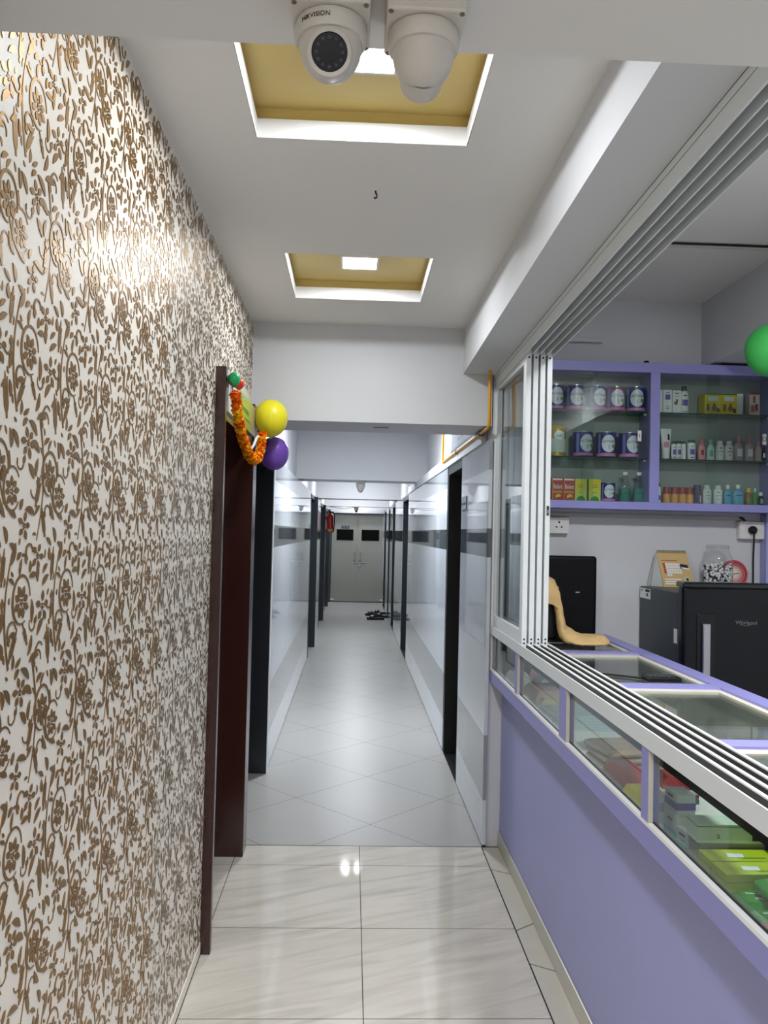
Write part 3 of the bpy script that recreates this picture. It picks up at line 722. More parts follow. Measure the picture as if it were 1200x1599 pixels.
def bottle(name, label, x, z, w_, h_, body, cap, caph=0.16, capw=0.45, flat=0.62, dec=None, group=None, liquid=None, cat='bottle', shoulder=0.74, y=YS, neck=0.0):
    t = thing(name, label, cat, (x, y, z+0.0004), group)
    r = w_/2; hb = h_*(1-caph)
    prof = [(r*0.9, 0), (r, h_*0.03), (r, hb*shoulder), (r*0.93, hb*(shoulder+0.1)), (r*(capw+0.12), hb*0.96), (r*capw*0.92, hb)]
    if neck: prof = [(r*0.92, 0), (r, h_*0.03), (r, hb*0.55), (r*0.9, hb*0.62), (r*0.55, hb*0.80), (r*capw*0.95, hb*0.86), (r*capw*0.95, hb)]
    mb = MB().use(body).lathe(prof, seg=24, sy=flat)
    if dec:
        for a, b_, hw, m in dec:
            rows = [[(r*1.012*math.sin(-hw+2*hw*i/8), -r*1.02*flat*math.cos(-hw+2*hw*i/8)-0.0003, zz*h_) for i in range(9)] for zz in (a, b_)]
            mb.use(m); mb.grid(rows)
    mb.build('body', None, t, smooth=True)
    MB().lathe([(r*capw, hb), (r*capw, h_-0.002), (r*capw*0.9, h_)], seg=18, sy=max(flat, 0.8) if capw < 0.7 else flat).build('cap', cap, t, smooth=True)
    if liquid: MB().lathe([(r*0.85, 0.003), (r*0.95, 0.006), (r*0.95, hb*0.50), (0.0001, hb*0.50)], seg=24, sy=flat*0.96).build('liquid', liquid, t, smooth=True)
    return t
M_CLEAR = glass('clear_bottle', (0.86, 0.90, 0.90)); M_CLEARP = mat('pinkish_bottle', (172, 156, 156), 0.15)
M_MOUTH = mat('mouthwash', (30, 140, 128), 0.1); M_CAPW = mat('cap_white', (236, 238, 238), 0.35)
for x, l in ((1.373, 'teal mouthwash bottle beside the small violet tin'), (1.444, 'teal mouthwash bottle next to the cabinet post')):
    bottle('mouthwash_bottle', l, x, ZS[0], 0.063, 0.153, M_CLEAR, M_CAPW, 0.10, 0.42, 0.7, ((0.30, 0.33, 0.9, M_DGRN),), 'teal mouthwash bottles', M_MOUTH, neck=1)
bottle('lotion_bottle', 'white bottle with a dark green cap on the top shelf', 1.670, ZS[2], 0.043, 0.143, M_WLAB, M_DGRN, 0.17, 0.62, 0.6, ((0.30, 0.52, 0.75, M_PURI), (0.07, 0.10, 0.7, M_PURI), (0.64, 0.68, 0.4, M_INK)))
# cream tube standing on its cap
t = thing('cream_tube', 'white cream tube standing on its cap on the middle shelf', 'tube', (1.578, YS, ZS[1]+0.0004))
rows = []
for k in range(9):
    q = k/8; hw = 0.019+0.009*q; dp = 0.017*(1-q)+0.0012
    rows.append([(hw*math.cos(2*PI*i/20), dp*math.sin(2*PI*i/20), 0.024+0.132*q) for i in range(20)])
mb = MB().use(M_WLAB); mb.grid(rows, True); mb.poly(rows[-1])
mb.use(M_INK); mb.poly([(0.006, -0.0105, 0.098), (0.016, -0.0105, 0.098), (0.016, -0.0072, 0.128), (0.006, -0.0072, 0.128)])
mb.use(M_PINK); mb.poly([(-0.014, -0.0148, 0.06), (0.012, -0.0148, 0.06), (0.012, -0.0126, 0.088), (-0.014, -0.0126, 0.088)])
mb.build('body', None, t, smooth=True)
MB().lathe([(0.017, 0), (0.019, 0.002), (0.019, 0.024)], seg=20, sy=0.9).build('cap', M_CAPW, t, smooth=True)
DW = ((0.28, 0.55, 0.6, M_PURI), (0.10, 0.14, 0.5, M_PURI), (0.66, 0.69, 0.4, M_INK))
bottle('powder_bottle', 'small white bottle with a green cap next to the cream tube', 1.6205, ZS[1], 0.029, 0.094, M_WLAB, M_DGRN, 0.16, 0.8, 0.7, DW, 'green capped white bottles', shoulder=0.9)
bottle('powder_bottle', 'small white bottle with a green cap, second from the cream tube', 1.651, ZS[1], 0.029, 0.097, M_WLAB, M_DGRN, 0.14, 0.85, 0.7, DW, 'green capped white bottles', shoulder=0.9, y=YS+0.012)
bottle('powder_bottle', 'narrow white bottle with a green cap, mostly behind its neighbour', 1.678, ZS[1], 0.022, 0.097, M_WLAB, M_DGRN, 0.14, 0.85, 0.8, None, 'green capped white bottles', shoulder=0.9, y=YS+0.016)
bottle('powder_bottle', 'wider white bottle with a green cap beside the pink bottle', 1.7105, ZS[1], 0.041, 0.101, M_WLAB, M_DGRN, 0.13, 0.88, 0.7, DW, 'green capped white bottles', shoulder=0.9)
bottle('baby_lotion_bottle', 'pink baby lotion bottle on the middle shelf', 1.763, ZS[1], 0.038, 0.107, M_PINK, mat('cap_pink', (214, 110, 124), 0.35), 0.24, 0.55, 0.62, ((0.25, 0.5, 0.35, M_CRIM),))
bottle('baby_lotion_bottle', 'white bottle with an aqua cap and teal drop beside the pink one', 1.809, ZS[1], 0.041, 0.107, M_WLAB, M_AQUA, 0.24, 0.45, 0.62, ((0.2, 0.5, 0.5, M_TEAL),))
DP = ((0.44, 0.47, 0.6, M_BLUE), (0.28, 0.30, 0.4, M_BLUE), (0.60, 0.66, 0.25, M_BRN))
for x, l in ((1.857, 'white talc bottle on the middle shelf, beside the aqua capped bottle'), (1.905, 'white talc bottle on the middle shelf, beside the clear bottles')):
    bottle('talc_bottle', l, x, ZS[1], 0.044, 0.102, M_WLAB, M_CAPW, 0.16, 0.62, 0.62, DP, 'white talc bottles on the middle shelf', shoulder=0.82)
for x, l in ((1.955, 'clear oil bottle with a pink cap beside the white talc'), (2.009, 'clear oil bottle with a pink cap, second from the white talc')):
    bottle('oil_bottle', l, x, ZS[1], 0.050, 0.128, M_CLEARP, mat('cap_rose', (206, 128, 136), 0.35), 0.2, 0.42, 0.6, ((0.2, 0.5, 0.5, M_EMB),), 'clear baby oil bottles')
bottle('oil_bottle', 'small clear bottle with a rose cap near the right door pull', 2.056, ZS[1], 0.036, 0.104, M_CLEARP, mat('cap_rose', (206, 128, 136), 0.35), 0.2, 0.5, 0.6)
bottle('syrup_bottle', 'small black bottle under the right door pull on the middle shelf', 2.0845, ZS[1], 0.018, 0.076, M_BLACK, M_BLACK, 0.2, 0.6, 1.0, ((0.3, 0.6, 0.7, M_WLAB),))
# right bay, bottom shelf
bottle('drops_bottle', 'tiny white bottle with a dark cap against the cabinet post', 1.5475, ZS[0], 0.018, 0.100, M_WLAB, M_INK, 0.16, 0.55, 0.9, ((0.15, 0.4, 0.8, M_PURI),))
for k, (x, l) in enumerate(((1.586, 'red capped amber can nearest the cabinet post'), (1.627, 'red capped amber can, second from the cabinet post'), (1.667, 'red capped amber can, third from the cabinet post'), (1.7055, 'red capped amber can beside the dark purple can'))):
    t = thing('spray_can', l, 'can', (x, YS, ZS[0]+0.0004), 'red capped amber cans on the bottom shelf')
    MB().lathe([(0.0175, 0), (0.018, 0.002), (0.018, 0.048)], seg=22).build('body', M_AMB, t, smooth=True)
    MB().lathe([(0.0183, 0.048), (0.0183, 0.080), (0.0165, 0.0825)], seg=22).build('cap', M_CRIM, t, smooth=True)
t = thing('spray_can', 'dark purple can between the amber cans and white talc', 'can', (1.745, YS, ZS[0]+0.0004))
MB().lathe([(0.018, 0), (0.0185, 0.002), (0.0185, 0.074)], seg=22).build('body', M_NAVY, t, smooth=True)
MB().lathe([(0.0187, 0.074), (0.0187, 0.095), (0.017, 0.097)], seg=22).build('cap', M_NAVY, t, smooth=True)
MB().patch((0, 0, 0), 0.0189, 0.25, 0.75, 0.008, 0.044, 4).build('label', M_EMB, t)
for x, w_, l in ((1.794, 0.044, 'white talc bottle on the bottom shelf, beside the purple can'), (1.850, 0.046, 'white talc bottle on the bottom shelf, beside the blue gel bottles')):
    bottle('talc_bottle', l, x, ZS[0], w_, 0.097, M_WLAB, M_CAPW, 0.16, 0.62, 0.62, DP, 'white talc bottles on the bottom shelf', shoulder=0.82)
M_BGEL = mat('blue_gel', (84, 164, 190), 0.15)
bottle('gel_bottle', 'slim blue gel bottle with a white cap beside the talc', 1.9005, ZS[0], 0.040, 0.101, M_BGEL, M_CAPW, 0.2, 0.45, 0.6, ((0.45, 0.5, 0.6, M_TINK),), 'blue gel bottles')
bottle('gel_bottle', 'wide blue gel bottle with a white cap beside the amber oil', 1.954, ZS[0], 0.060, 0.104, M_BGEL, M_CAPW, 0.2, 0.34, 0.6, ((0.45, 0.5, 0.6, M_TINK),), 'blue gel bottles')
bottle('oil_bottle', 'amber oil bottle with a yellow cap on the bottom shelf', 2.009, ZS[0], 0.034, 0.088, mat('amber_oil', (150, 100, 30), 0.15), M_YEL, 0.24, 0.6, 0.8, ((0.2, 0.4, 0.7, M_GREEN),))
bottle('gel_bottle', 'small green bottle with a pale cap on the bottom shelf', 2.0415, ZS[0], 0.024, 0.088, mat('green_gel', (50, 140, 50), 0.2), mat('cap_mint', (190, 214, 196), 0.35), 0.22, 0.6, 0.8)
bottle('syrup_bottle', 'squat dark bottle with a white cap at the right end of the shelf', 2.0725, ZS[0], 0.030, 0.068, mat('dark_glass', (22, 30, 24), 0.1), M_CAPW, 0.26, 0.6, 0.9, ((0.15, 0.5, 0.5, M_TEAL),))

# ------------------------------------------------------------------ shop wall fittings
def socket(name, label, x0, x1, z0, z1):
    t = thing(name, label, 'socket', ((x0+x1)/2, YH+0.005, z0))
    kid(MB().box(x0, x1, YH-0.030, YH+0.005, z0, z1), 'back_box', M_WHITEP, t, bevel=0.002)
    kid(MB().box(x0+0.002, x1-0.002, YH-0.036, YH-0.030, z0+0.002, z1-0.002), 'face_plate', M_WHITEP, t, bevel=0.0015)
    return t
t = socket('wall_socket', 'white three pin wall socket left of the monitor', 0.99, 1.102, 1.587, 1.671)
zc = 1.629; h_ = MB().use(M_RUBBER)
h_.cyl((1.05, YH-0.0365, zc+0.016), (1.05, YH-0.034, zc+0.016), 0.0055, 10); h_.cyl((1.037, YH-0.0365, zc-0.008), (1.037, YH-0.034, zc-0.008), 0.0045, 10); h_.cyl((1.063, YH-0.0365, zc-0.008), (1.063, YH-0.034, zc-0.008), 0.0045, 10)
kid(h_, 'pin_hole', None, t)
t = socket('wall_socket', 'white wall socket with switch behind the black plug', 1.985, 2.121, 1.581, 1.672)
kid(MB().box(2.085, 2.105, YH-0.040, YH-0.035, 1.625, 1.655), 'switch', M_WHITEP, t, bevel=0.001)
t = thing('power_plug', 'black power plug with its cord dropping behind the fridge', 'plug', (2.045, YH-0.036, 1.62))
kid(MB().lathe([(0.018, 0), (0.021, 0.012), (0.020, 0.024), (0.010, 0.034)], (2.045, YH-0.037, 1.628), 16, M=Matrix.Rotation(PI/2, 3, 'X')), 'plug_body', M_RUBBER, t, smooth=True)
kid(MB().tube([(2.045, YH-0.060, 1.622), (2.049, YH-0.058, 1.600), (2.055, YH-0.045, 1.56), (2.060, YH-0.03, 1.48), (2.063, YH-0.025, 1.40), (2.064, YH-0.025, 1.30)], 0.0042, 8), 'cord', M_RUBBER, t, smooth=True)
t = thing('cable_trunking', 'thin grey cable trunking running under the wall cabinet', 'trunking', (1.0, YH+0.005, 1.662))
kid(MB().box(0.90, 2.0, YH-0.012, YH+0.005, 1.676, 1.694), 'channel', mat('grey_trunking', (176, 172, 168), 0.5), t)
kid(MB().tube([(1.995, YH-0.008, 1.690), (2.01, YH-0.015, 1.688), (2.02, YH-0.02, 1.672)], 0.006, 6), 'cable_end', M_RUBBER, t)
tag(MB().use(M_OFFW).box(0.86, 2.60, 3.245, 3.265, 2.785, 2.80).use(M_RUBBER).box(0.86, 1.79, 3.238, 3.245, 2.790, 2.797).build('ceiling_trunking'), 'thin white trunking with a dark cable across the pharmacy ceiling', 'trunking')
t = thing('wall_board', 'white boxed panel with a ledge high on the pharmacy back wall', 'panel', (1.06, YH+0.005, 2.575))
kid(MB().box(0.88, 1.232, YH-0.020, YH+0.005, 2.59, 2.80), 'panel', M_PAINT, t)
kid(MB().box(0.86, 1.262, YH-0.034, YH+0.005, 2.572, 2.592), 'ledge', M_PAINT, t, bevel=0.002)
t = thing('side_cupboard', 'lavender side panel below the right end of the wall cabinet', 'cupboard', (2.2, YH, 1.0))
kid(MB().box(2.112, 2.58, 4.02, YH+0.004, 0.90, 1.713), 'door', M_PURPD, t)
kid(MB().box(2.108, 2.58, 4.014, YH+0.004, 0.88, 0.90), 'rail', M_PURPD, t)
tag(MB().use(M_BLACK).box(1.83, 2.02, 3.93, 4.05, 2.4465, 2.455).build('gap_shade', bevel=0.002), 'black strip painting the shaded gap between wall cabinet and beam', 'shade')  # black strip stands for the shade between cabinet top and beam
t = MB().sphere((0, 0, 0.008), 0.014, 12, 8, 0.6).build('dust_lump', M_RUBBER, smooth=True); t.location = (1.452, 3.95, 2.446); tag(t, 'small dark round cap on the cabinet top over the post', 'cap')

# ------------------------------------------------------------------ fridge and what stands on it
M_FRS = mat('fridge_side', (56, 62, 68), 0.45); M_FRD = mat('fridge_door', (13, 15, 19), 0.2, spec=0.4, var=0.4, vscale=18)
fg = thing('fridge', 'black single door fridge with grey side behind the counter', 'fridge', (1.76, 3.8, 0))
FX, FX1, FY = 1.480, 2.050, 3.520
kid(MB().box(FX, FX1, FY+0.068, 4.070, 0.03, 1.330), 'body', M_FRS, fg, bevel=0.006)
fd = kid(MB().box(FX-0.004, FX1+0.004, FY, FY+0.064, 0.06, 1.365), 'door', M_FRD, fg, bevel=0.016, seg=4)
kid(MB().box(FX-0.006, FX1+0.006, FY-0.006, FY+0.085, 1.358, 1.384), 'top_cap', mat('fridge_cap', (20, 28, 28), 0.12, coat=0.5), fg, bevel=0.010, seg=3)
kid(MB().box(FX+0.058, FX+0.145, FY-0.005, FY+0.001, 0.86, 1.245), 'handle_recess', M_BLACK, fd, bevel=0.003)
kid(MB().box(FX+0.078, FX+0.116, FY-0.018, FY-0.004, 0.90, 1.203), 'handle', mat('chrome', (205, 205, 205), 0.15, metal=1.0), fd, bevel=0.006, seg=3)['label'] = 'chrome handle'
for x in (FX+0.04, FX1-0.04): kid(MB().lathe([(0.02, 0), (0.02, 0.03)], (x, 3.70, 0), 12), 'foot', M_RUBBER, fg)
kid(MB().use(M_WLAB).box(FX-0.0012, FX, 3.925, 4.062, 1.272, 1.322).use(M_INK).box(FX-0.0016, FX-0.0012, 3.930, 3.990, 1.306, 1.319).box(FX-0.0016, FX-0.0012, 3.955, 3.975, 1.284, 1.300).box(FX-0.0016, FX-0.0012, 4.02, 4.05, 1.309, 1.314), 'sticker', None, fg)
kid(MB().box(FX-0.0012, FX, FY+0.072, FY+0.108, 1.10, 1.165), 'sticker', M_WLAB, fg)
lettering('Whirlpool', 0.0235, mat('silver_print', (128, 130, 134), 0.35, metal=0.4), fd, (1.762, FY-0.0008, 1.208), keep=True)
kid(MB().tube([(1.735, FY-0.0008, 1.200), (1.762, FY-0.001, 1.193), (1.792, FY-0.0008, 1.203)], 0.0011, 6), 'swoosh', mat('silver_print', (190, 192, 194)), fd)
# calendar
ZF = 1.3304
cl = thing('desk_calendar', 'brown tent desk calendar standing on the fridge', 'calendar', (1.64, 4.0, ZF))
M_KRAFT = mat('kraft_card', (205, 174, 118), 0.7); M_CARDW = mat('pale_card', (196, 198, 196), 0.7)
yb0, yt0, zt = 3.985, 4.025, ZF+0.178
def tilt(pts, off=0.0):   # front sheet leaning: u along X, v up the sheet; the sheet is turned a little
    out = []
    for u, v in pts:
        out.append((1.572-0.028*v+u*(0.166-0.010*v), yb0-off+(yt0-yb0)*v+0.006*u, ZF+0.0006+0.178*v))
    return out
mb = MB().use(M_KRAFT); mb.poly(tilt([(0, 0), (1, 0), (1, 1), (0, 1)])); mb.poly(tilt([(0, 0), (0, 1), (1, 1), (1, 0)], -0.0012))
kid(mb, 'front_sheet', None, cl)
mb = MB().use(M_CARDW)
a = tilt([(0, 1), (1, 1)], -0.0016)
mb.poly([a[0], a[1], (1.735, 4.066, ZF+0.0006), (1.515, 4.066, ZF+0.0006)])
mb.poly([(1.546, 4.027, ZF+0.17), (1.528, 4.05, ZF+0.0006), (1.573, 3.992, ZF+0.0006)])
kid(mb, 'back_sheet', None, cl)
pr = MB().use(M_WLAB)
for i in range(7):
    for j in range(5):
        pr.use(M_RED if i == 0 else M_WLAB)
        if i == 0 and j == 0: continue
        if j == 0 and i > 2: continue
        u, v = 0.12+0.082*i, 0.31+0.075*j; pr.poly(tilt([(u, v), (u+0.070, v), (u+0.070, v+0.062), (u, v+0.062)], 0.0008))
for v, l in ((0.08, 0.62), (0.14, 0.62), (0.205, 0.6)): pr.use(M_WLAB); pr.poly(tilt([(0.08, v), (l, v), (l, v+0.03), (0.08, v+0.03)], 0.0008))
pr.use(M_INK); pr.poly(tilt([(0.66, 0.52), (0.93, 0.50), (0.93, 0.63), (0.66, 0.66)], 0.0008))
pr.use(M_WLAB); pr.poly(tilt([(0.70, 0.53), (0.95, 0.49), (0.95, 0.53), (0.70, 0.57)], 0.0012))
pr.use(M_CARDW); pr.poly(tilt([(0.73, 0.08), (0.86, 0.08), (0.86, 0.30), (0.73, 0.30)], 0.0008))
pr.use(M_INK); pr.poly(tilt([(0.77, 0.10), (0.83, 0.10), (0.84, 0.26), (0.76, 0.26)], 0.0012))
pr.use(M_RED); pr.poly(tilt([(0.10, 0.735), (0.62, 0.735), (0.62, 0.752), (0.10, 0.752)], 0.0008))
kid(pr, 'printed_dates', None, cl)
mb = MB()
for i in range(22):
    p = tilt([(0.03+0.94*i/21, 0.995)])[0]
    mb.tube([(p[0], p[1]+0.006*math.cos(q)-0.001, p[2]+0.007*math.sin(q)) for q in [2*PI*k/8 for k in range(9)]], 0.0011, 5)
kid(mb, 'wire_binding', M_INK, cl)
# jar of sweets
JX, JY = 1.846, 3.99
jr = thing('sweet_jar', 'clear plastic jar half full of wrapped sweets on the fridge', 'jar', (JX, JY, ZF))
jr.location.z = ZF
m_jar = glass('jar_plastic', (0.98, 0.985, 0.985))
MB().lathe([(0.0, 0.001), (0.060, 0.001), (0.070, 0.006), (0.073, 0.02), (0.073, 0.135), (0.069, 0.158), (0.056, 0.182), (0.052, 0.190), (0.052, 0.212)], seg=32, cap=False).build('jar_wall', m_jar, jr, smooth=True)
MB().lathe([(0.0545, 0.198), (0.0545, 0.216), (0.051, 0.219), (0.0, 0.219)], seg=32, cap=False).build('lid', glass('jar_lid', (0.90, 0.92, 0.92), 0.1), jr, smooth=True)
M_SW1 = mat('sweet_wrapper_silver', (236, 238, 238), 0.3); M_SW2 = mat('sweet_wrapper_black', (40, 40, 42), 0.35)
rs = random.Random(3)
sw = MB()
for k in range(360):
    a = rs.uniform(0, 2*PI); rr = 0.060*math.sqrt(rs.random()); zz = rs.uniform(0.012, 0.128 if rr < 0.03 else 0.118)
    if k < 220: rr = 0.060
    px, py = rr*math.cos(a), rr*math.sin(a); e = rs.uniform(0, PI); L = 0.011; ux, uy, uz = math.cos(e)*L, math.sin(e)*L, rs.uniform(-.005, .005)
    sw.use(M_SW1 if rs.random() < 0.74 else M_SW2)
    sw.sphere((px, py, zz), 0.0066, 6, 5)
    for sg in (-1, 1):
        sw.poly([(px+sg*ux*0.4, py+sg*uy*0.4, zz+sg*uz), (px+sg*ux-uy*0.4, py+sg*uy+ux*0.4, zz+sg*uz+0.003), (px+sg*ux+uy*0.4, py+sg*uy-ux*0.4, zz+sg*uz-0.003)])
o = sw.build('wrapped_sweets', None); o.location = (JX, JY, ZF); o['kind'] = 'stuff'; tag(o, 'black and silver wrapped sweets heaped inside the clear jar', 'sweets')
# clock
ck = thing('wall_clock', 'small round red clock leaning behind the jar on the fridge', 'clock', (1.955, 4.045, ZF))
RC = Matrix.Translation((1.955, 4.046, ZF+0.0715)) @ Matrix.Rotation(PI/2-0.10, 4, 'X')
def lt(prof, seg=36):
    mb = MB()
    rows = [[tuple(RC @ Vector((r*math.cos(2*PI*i/seg), r*math.sin(2*PI*i/seg), z))) for i in range(seg)] for r, z in prof]
    mb.grid(rows, True); return mb
kid(lt([(0.066, -0.012), (0.070, -0.004), (0.070, 0.010), (0.065, 0.016), (0.056, 0.016), (0.053, 0.008)]), 'rim', mat('clock_red', (200, 44, 58), 0.3), ck, smooth=True)
kid(lt([(0.053, 0.008), (0.053, 0.0125), (0.050, 0.0125), (0.050, 0.008)]), 'bezel', M_STEEL, ck, smooth=True)
M_CF = mat('clock_face', (226, 190, 176), 0.4)
nt = M_CF.node_tree; tc = nt.nodes.new('ShaderNodeTexCoord'); gd = nt.nodes.new('ShaderNodeVectorMath'); gd.operation = 'LENGTH'
mp = nt.nodes.new('ShaderNodeVectorMath'); mp.operation = 'SUBTRACT'; mp.inputs[1].default_value = (0, 0, 0)
nt.links.new(tc.outputs['Object'], mp.inputs[0]); nt.links.new(mp.outputs[0], gd.inputs[0])
cr = nt.nodes.new('ShaderNodeValToRGB'); cr.color_ramp.elements[0].position = 0.015; cr.color_ramp.elements[0].color = (*lin((236, 226, 214)), 1)
cr.color_ramp.elements[1].position = 0.05; cr.color_ramp.elements[1].color = (*lin((196, 70, 66)), 1)
nt.links.new(gd.outputs['Value'], cr.inputs[0]); nt.links.new(cr.outputs[0], nt.nodes['Principled BSDF'].inputs['Base Color'])
fc = MB(); fc.poly([(0.052*math.cos(2*PI*i/36), 0.052*math.sin(2*PI*i/36), 0) for i in range(36)])
o = fc.build('dial', M_CF, ck); o.matrix_parent_inverse = Matrix.Translation(ck.location).inverted(); o.matrix_basis = RC @ Matrix.Translation((0, 0, 0.006))
for a, L, w_ in ((0.15, 0.024, 0.0035), (-2.2, 0.034, 0.0025)):
    mb = MB(); mb.poly([tuple(RC @ Vector(p)) for p in ((-w_*math.sin(a)/2, w_*math.cos(a)/2, .0085), (w_*math.sin(a)/2, -w_*math.cos(a)/2, .0085), (L*math.cos(a)+w_*math.sin(a)/2, L*math.sin(a)-w_*math.cos(a)/2, .0085), (L*math.cos(a)-w_*math.sin(a)/2, L*math.sin(a)+w_*math.cos(a)/2, .0085))])
    kid(mb, 'hand', M_INK, ck)

# ------------------------------------------------------------------ monitor, towel and reader on the counter
ZG = 1.0662
mo = thing('monitor', 'black monitor seen from behind at the far end of the counter', 'monitor', (1.0, 3.98, ZG))
kid(MB().box(0.865, 1.222, 3.955, 3.985, ZG+0.012, 1.478), 'back_shell', mat('monitor_black', (3, 3, 7), 0.5, spec=0.2), mo, bevel=0.018, seg=4)
kid(MB().box(0.930, 0.990, 3.825, 3.955, ZG+0.015, 1.352), 'stand_neck', M_BLACK, mo, bevel=0.01)
kid(MB().box(0.875, 1.06, 3.72, 3.955, ZG+0.0005, ZG+0.014), 'stand_base', M_BLACK, mo, bevel=0.004)
kid(MB().box(1.115, 1.135, 3.9542, 3.955, 1.295, 1.301), 'logo', M_STEEL, mo)
M_TOWEL = mat('towel_tan', (228, 192, 136), 0.95, spec=0.1, var=0.10, vscale=30, bump=0.6, bscale=500)
def loft(mb, curves, n=14):
    """curves: list of polylines, each resampled to n points, lofted into a sheet"""
    def res(pl):
        pl = [Vector(p) for p in pl]; L = [0]
        for a, b in zip(pl, pl[1:]): L.append(L[-1]+(b-a).length)
        out = []
        for i in range(n):
            t = L[-1]*i/(n-1); k = max(j for j in range(len(L)-1) if L[j] <= t+1e-9)
            q = (t-L[k])/max(L[k+1]-L[k], 1e-9); out.append(pl[k].lerp(pl[k+1], q))
        return out
    mb.grid([res(c_) for c_ in curves])
tw = MB()
# front flap over the stand neck
loft(tw, [[(0.80, 3.86, 1.360), (0.90, 3.86, 1.364), (0.95, 3.86, 1.362), (0.985, 3.86, 1.350)],
          [(0.80, 3.81, 1.374), (0.90, 3.81, 1.378), (0.945, 3.81, 1.374), (0.972, 3.815, 1.352)],
          [(0.80, 3.785, 1.350), (0.90, 3.782, 1.356), (0.95, 3.782, 1.348), (0.984, 3.79, 1.315)],
          [(0.80, 3.774, 1.295), (0.90, 3.768, 1.300), (0.955, 3.768, 1.292), (0.996, 3.778, 1.262)],
          [(0.80, 3.772, 1.243), (0.90, 3.764, 1.250), (0.955, 3.762, 1.240), (1.008, 3.772, 1.203)]])
# right wing: runs down beside the stand to the glass and spreads out
loft(tw, [[(0.985, 3.81, 1.330), (0.998, 3.80, 1.262), (1.012, 3.79, 1.200), (1.024, 3.79, 1.145), (1.062, 3.80, 1.118), (1.105, 3.80, 1.106), (1.155, 3.80, 1.101), (1.205, 3.795, 1.102), (1.219, 3.79, 1.085)],
          [(0.976, 3.795, 1.325), (0.992, 3.785, 1.258), (1.005, 3.770, 1.195), (1.015, 3.755, 1.132), (1.050, 3.735, 1.116), (1.098, 3.730, 1.100), (1.150, 3.730, 1.108), (1.192, 3.725, 1.104), (1.214, 3.72, 1.080)],
          [(0.968, 3.790, 1.320), (0.984, 3.778, 1.255), (0.994, 3.755, 1.185), (1.000, 3.725, 1.120), (1.028, 3.690, 1.098), (1.078, 3.672, 1.088), (1.130, 3.668, 1.098), (1.178, 3.665, 1.094), (1.196, 3.67, 1.074)],
          [(0.962, 3.795, 1.310), (0.975, 3.782, 1.250), (0.984, 3.760, 1.175), (0.986, 3.735, 1.110), (1.005, 3.680, 1.080), (1.052, 3.632, 1.072), (1.105, 3.622, 1.074), (1.150, 3.622, 1.074), (1.168, 3.64, 1.071)],
          [(0.960, 3.800, 1.300), (0.970, 3.795, 1.240), (0.976, 3.785, 1.160), (0.982, 3.765, 1.095), (1.000, 3.720, 1.071), (1.050, 3.670, 1.0705), (1.105, 3.660, 1.0705), (1.150, 3.665, 1.0705), (1.165, 3.68, 1.0705)]], 26)
# left wing
loft(tw, [[(0.815, 3.80, 1.36), (0.810, 3.795, 1.25), (0.80, 3.785, 1.15), (0.79, 3.745, 1.072)],
          [(0.86, 3.795, 1.36), (0.865, 3.775, 1.25), (0.855, 3.755, 1.15), (0.850, 3.725, 1.072)],
          [(0.895, 3.80, 1.36), (0.920, 3.78, 1.24), (0.908, 3.768, 1.15), (0.899, 3.745, 1.072)],
          [(0.905, 3.805, 1.35), (0.938, 3.795, 1.22), (0.928, 3.785, 1.15), (0.926, 3.770, 1.072)]], 16)
tw.v = [(p[0], p[1], p[2]+0.007) for p in tw.v]
o = tw.build('towel', M_TOWEL, smooth=True); tag(o, 'tan towel draped over the monitor stand onto the glass counter', 'towel')
s_ = o.modifiers.new('thick', 'SOLIDIFY'); s_.thickness = 0.008; s_.offset = 0
ss = o.modifiers.new('sub', 'SUBSURF'); ss.levels = 2; ss.render_levels = 2
for nm, sz, st in (('folds', 0.06, 0.016), ('terry', 0.010, 0.0025)):
    tx = bpy.data.textures.new(nm, 'CLOUDS'); tx.noise_scale = sz
    dm = o.modifiers.new(nm, 'DISPLACE'); dm.texture = tx; dm.strength = st; dm.texture_coords = 'GLOBAL'; dm.mid_level = 0.45
for m_ in list(o.modifiers):
    if m_.type == 'EDGE_SPLIT': o.modifiers.remove(m_)
rd = thing('card_reader', 'black card reader with keys lying on the glass counter', 'reader', (1.12, 2.86, ZG))
kid(MB().box(1.05, 1.175, 2.80, 2.87, ZG+0.0005, ZG+0.018), 'body', M_BLACK, rd, bevel=0.005)
kb = MB()
for i in range(6):
    for j in range(3): kb.box(1.062+0.016*i, 1.074+0.016*i, 2.81+0.018*j, 2.823+0.018*j, ZG+0.018, ZG+0.0205)
kid(kb, 'keypad', mat('grey_keys', (70, 72, 76), 0.5), rd)
kid(MB().tube([(1.05, 2.85, ZG+0.006), (1.02, 2.88, ZG+0.005), (0.98, 2.905, ZG+0.005), (0.94, 2.93, ZG+0.005), (0.90, 2.935, ZG+0.005)], 0.004, 6), 'cable', M_RUBBER, rd)

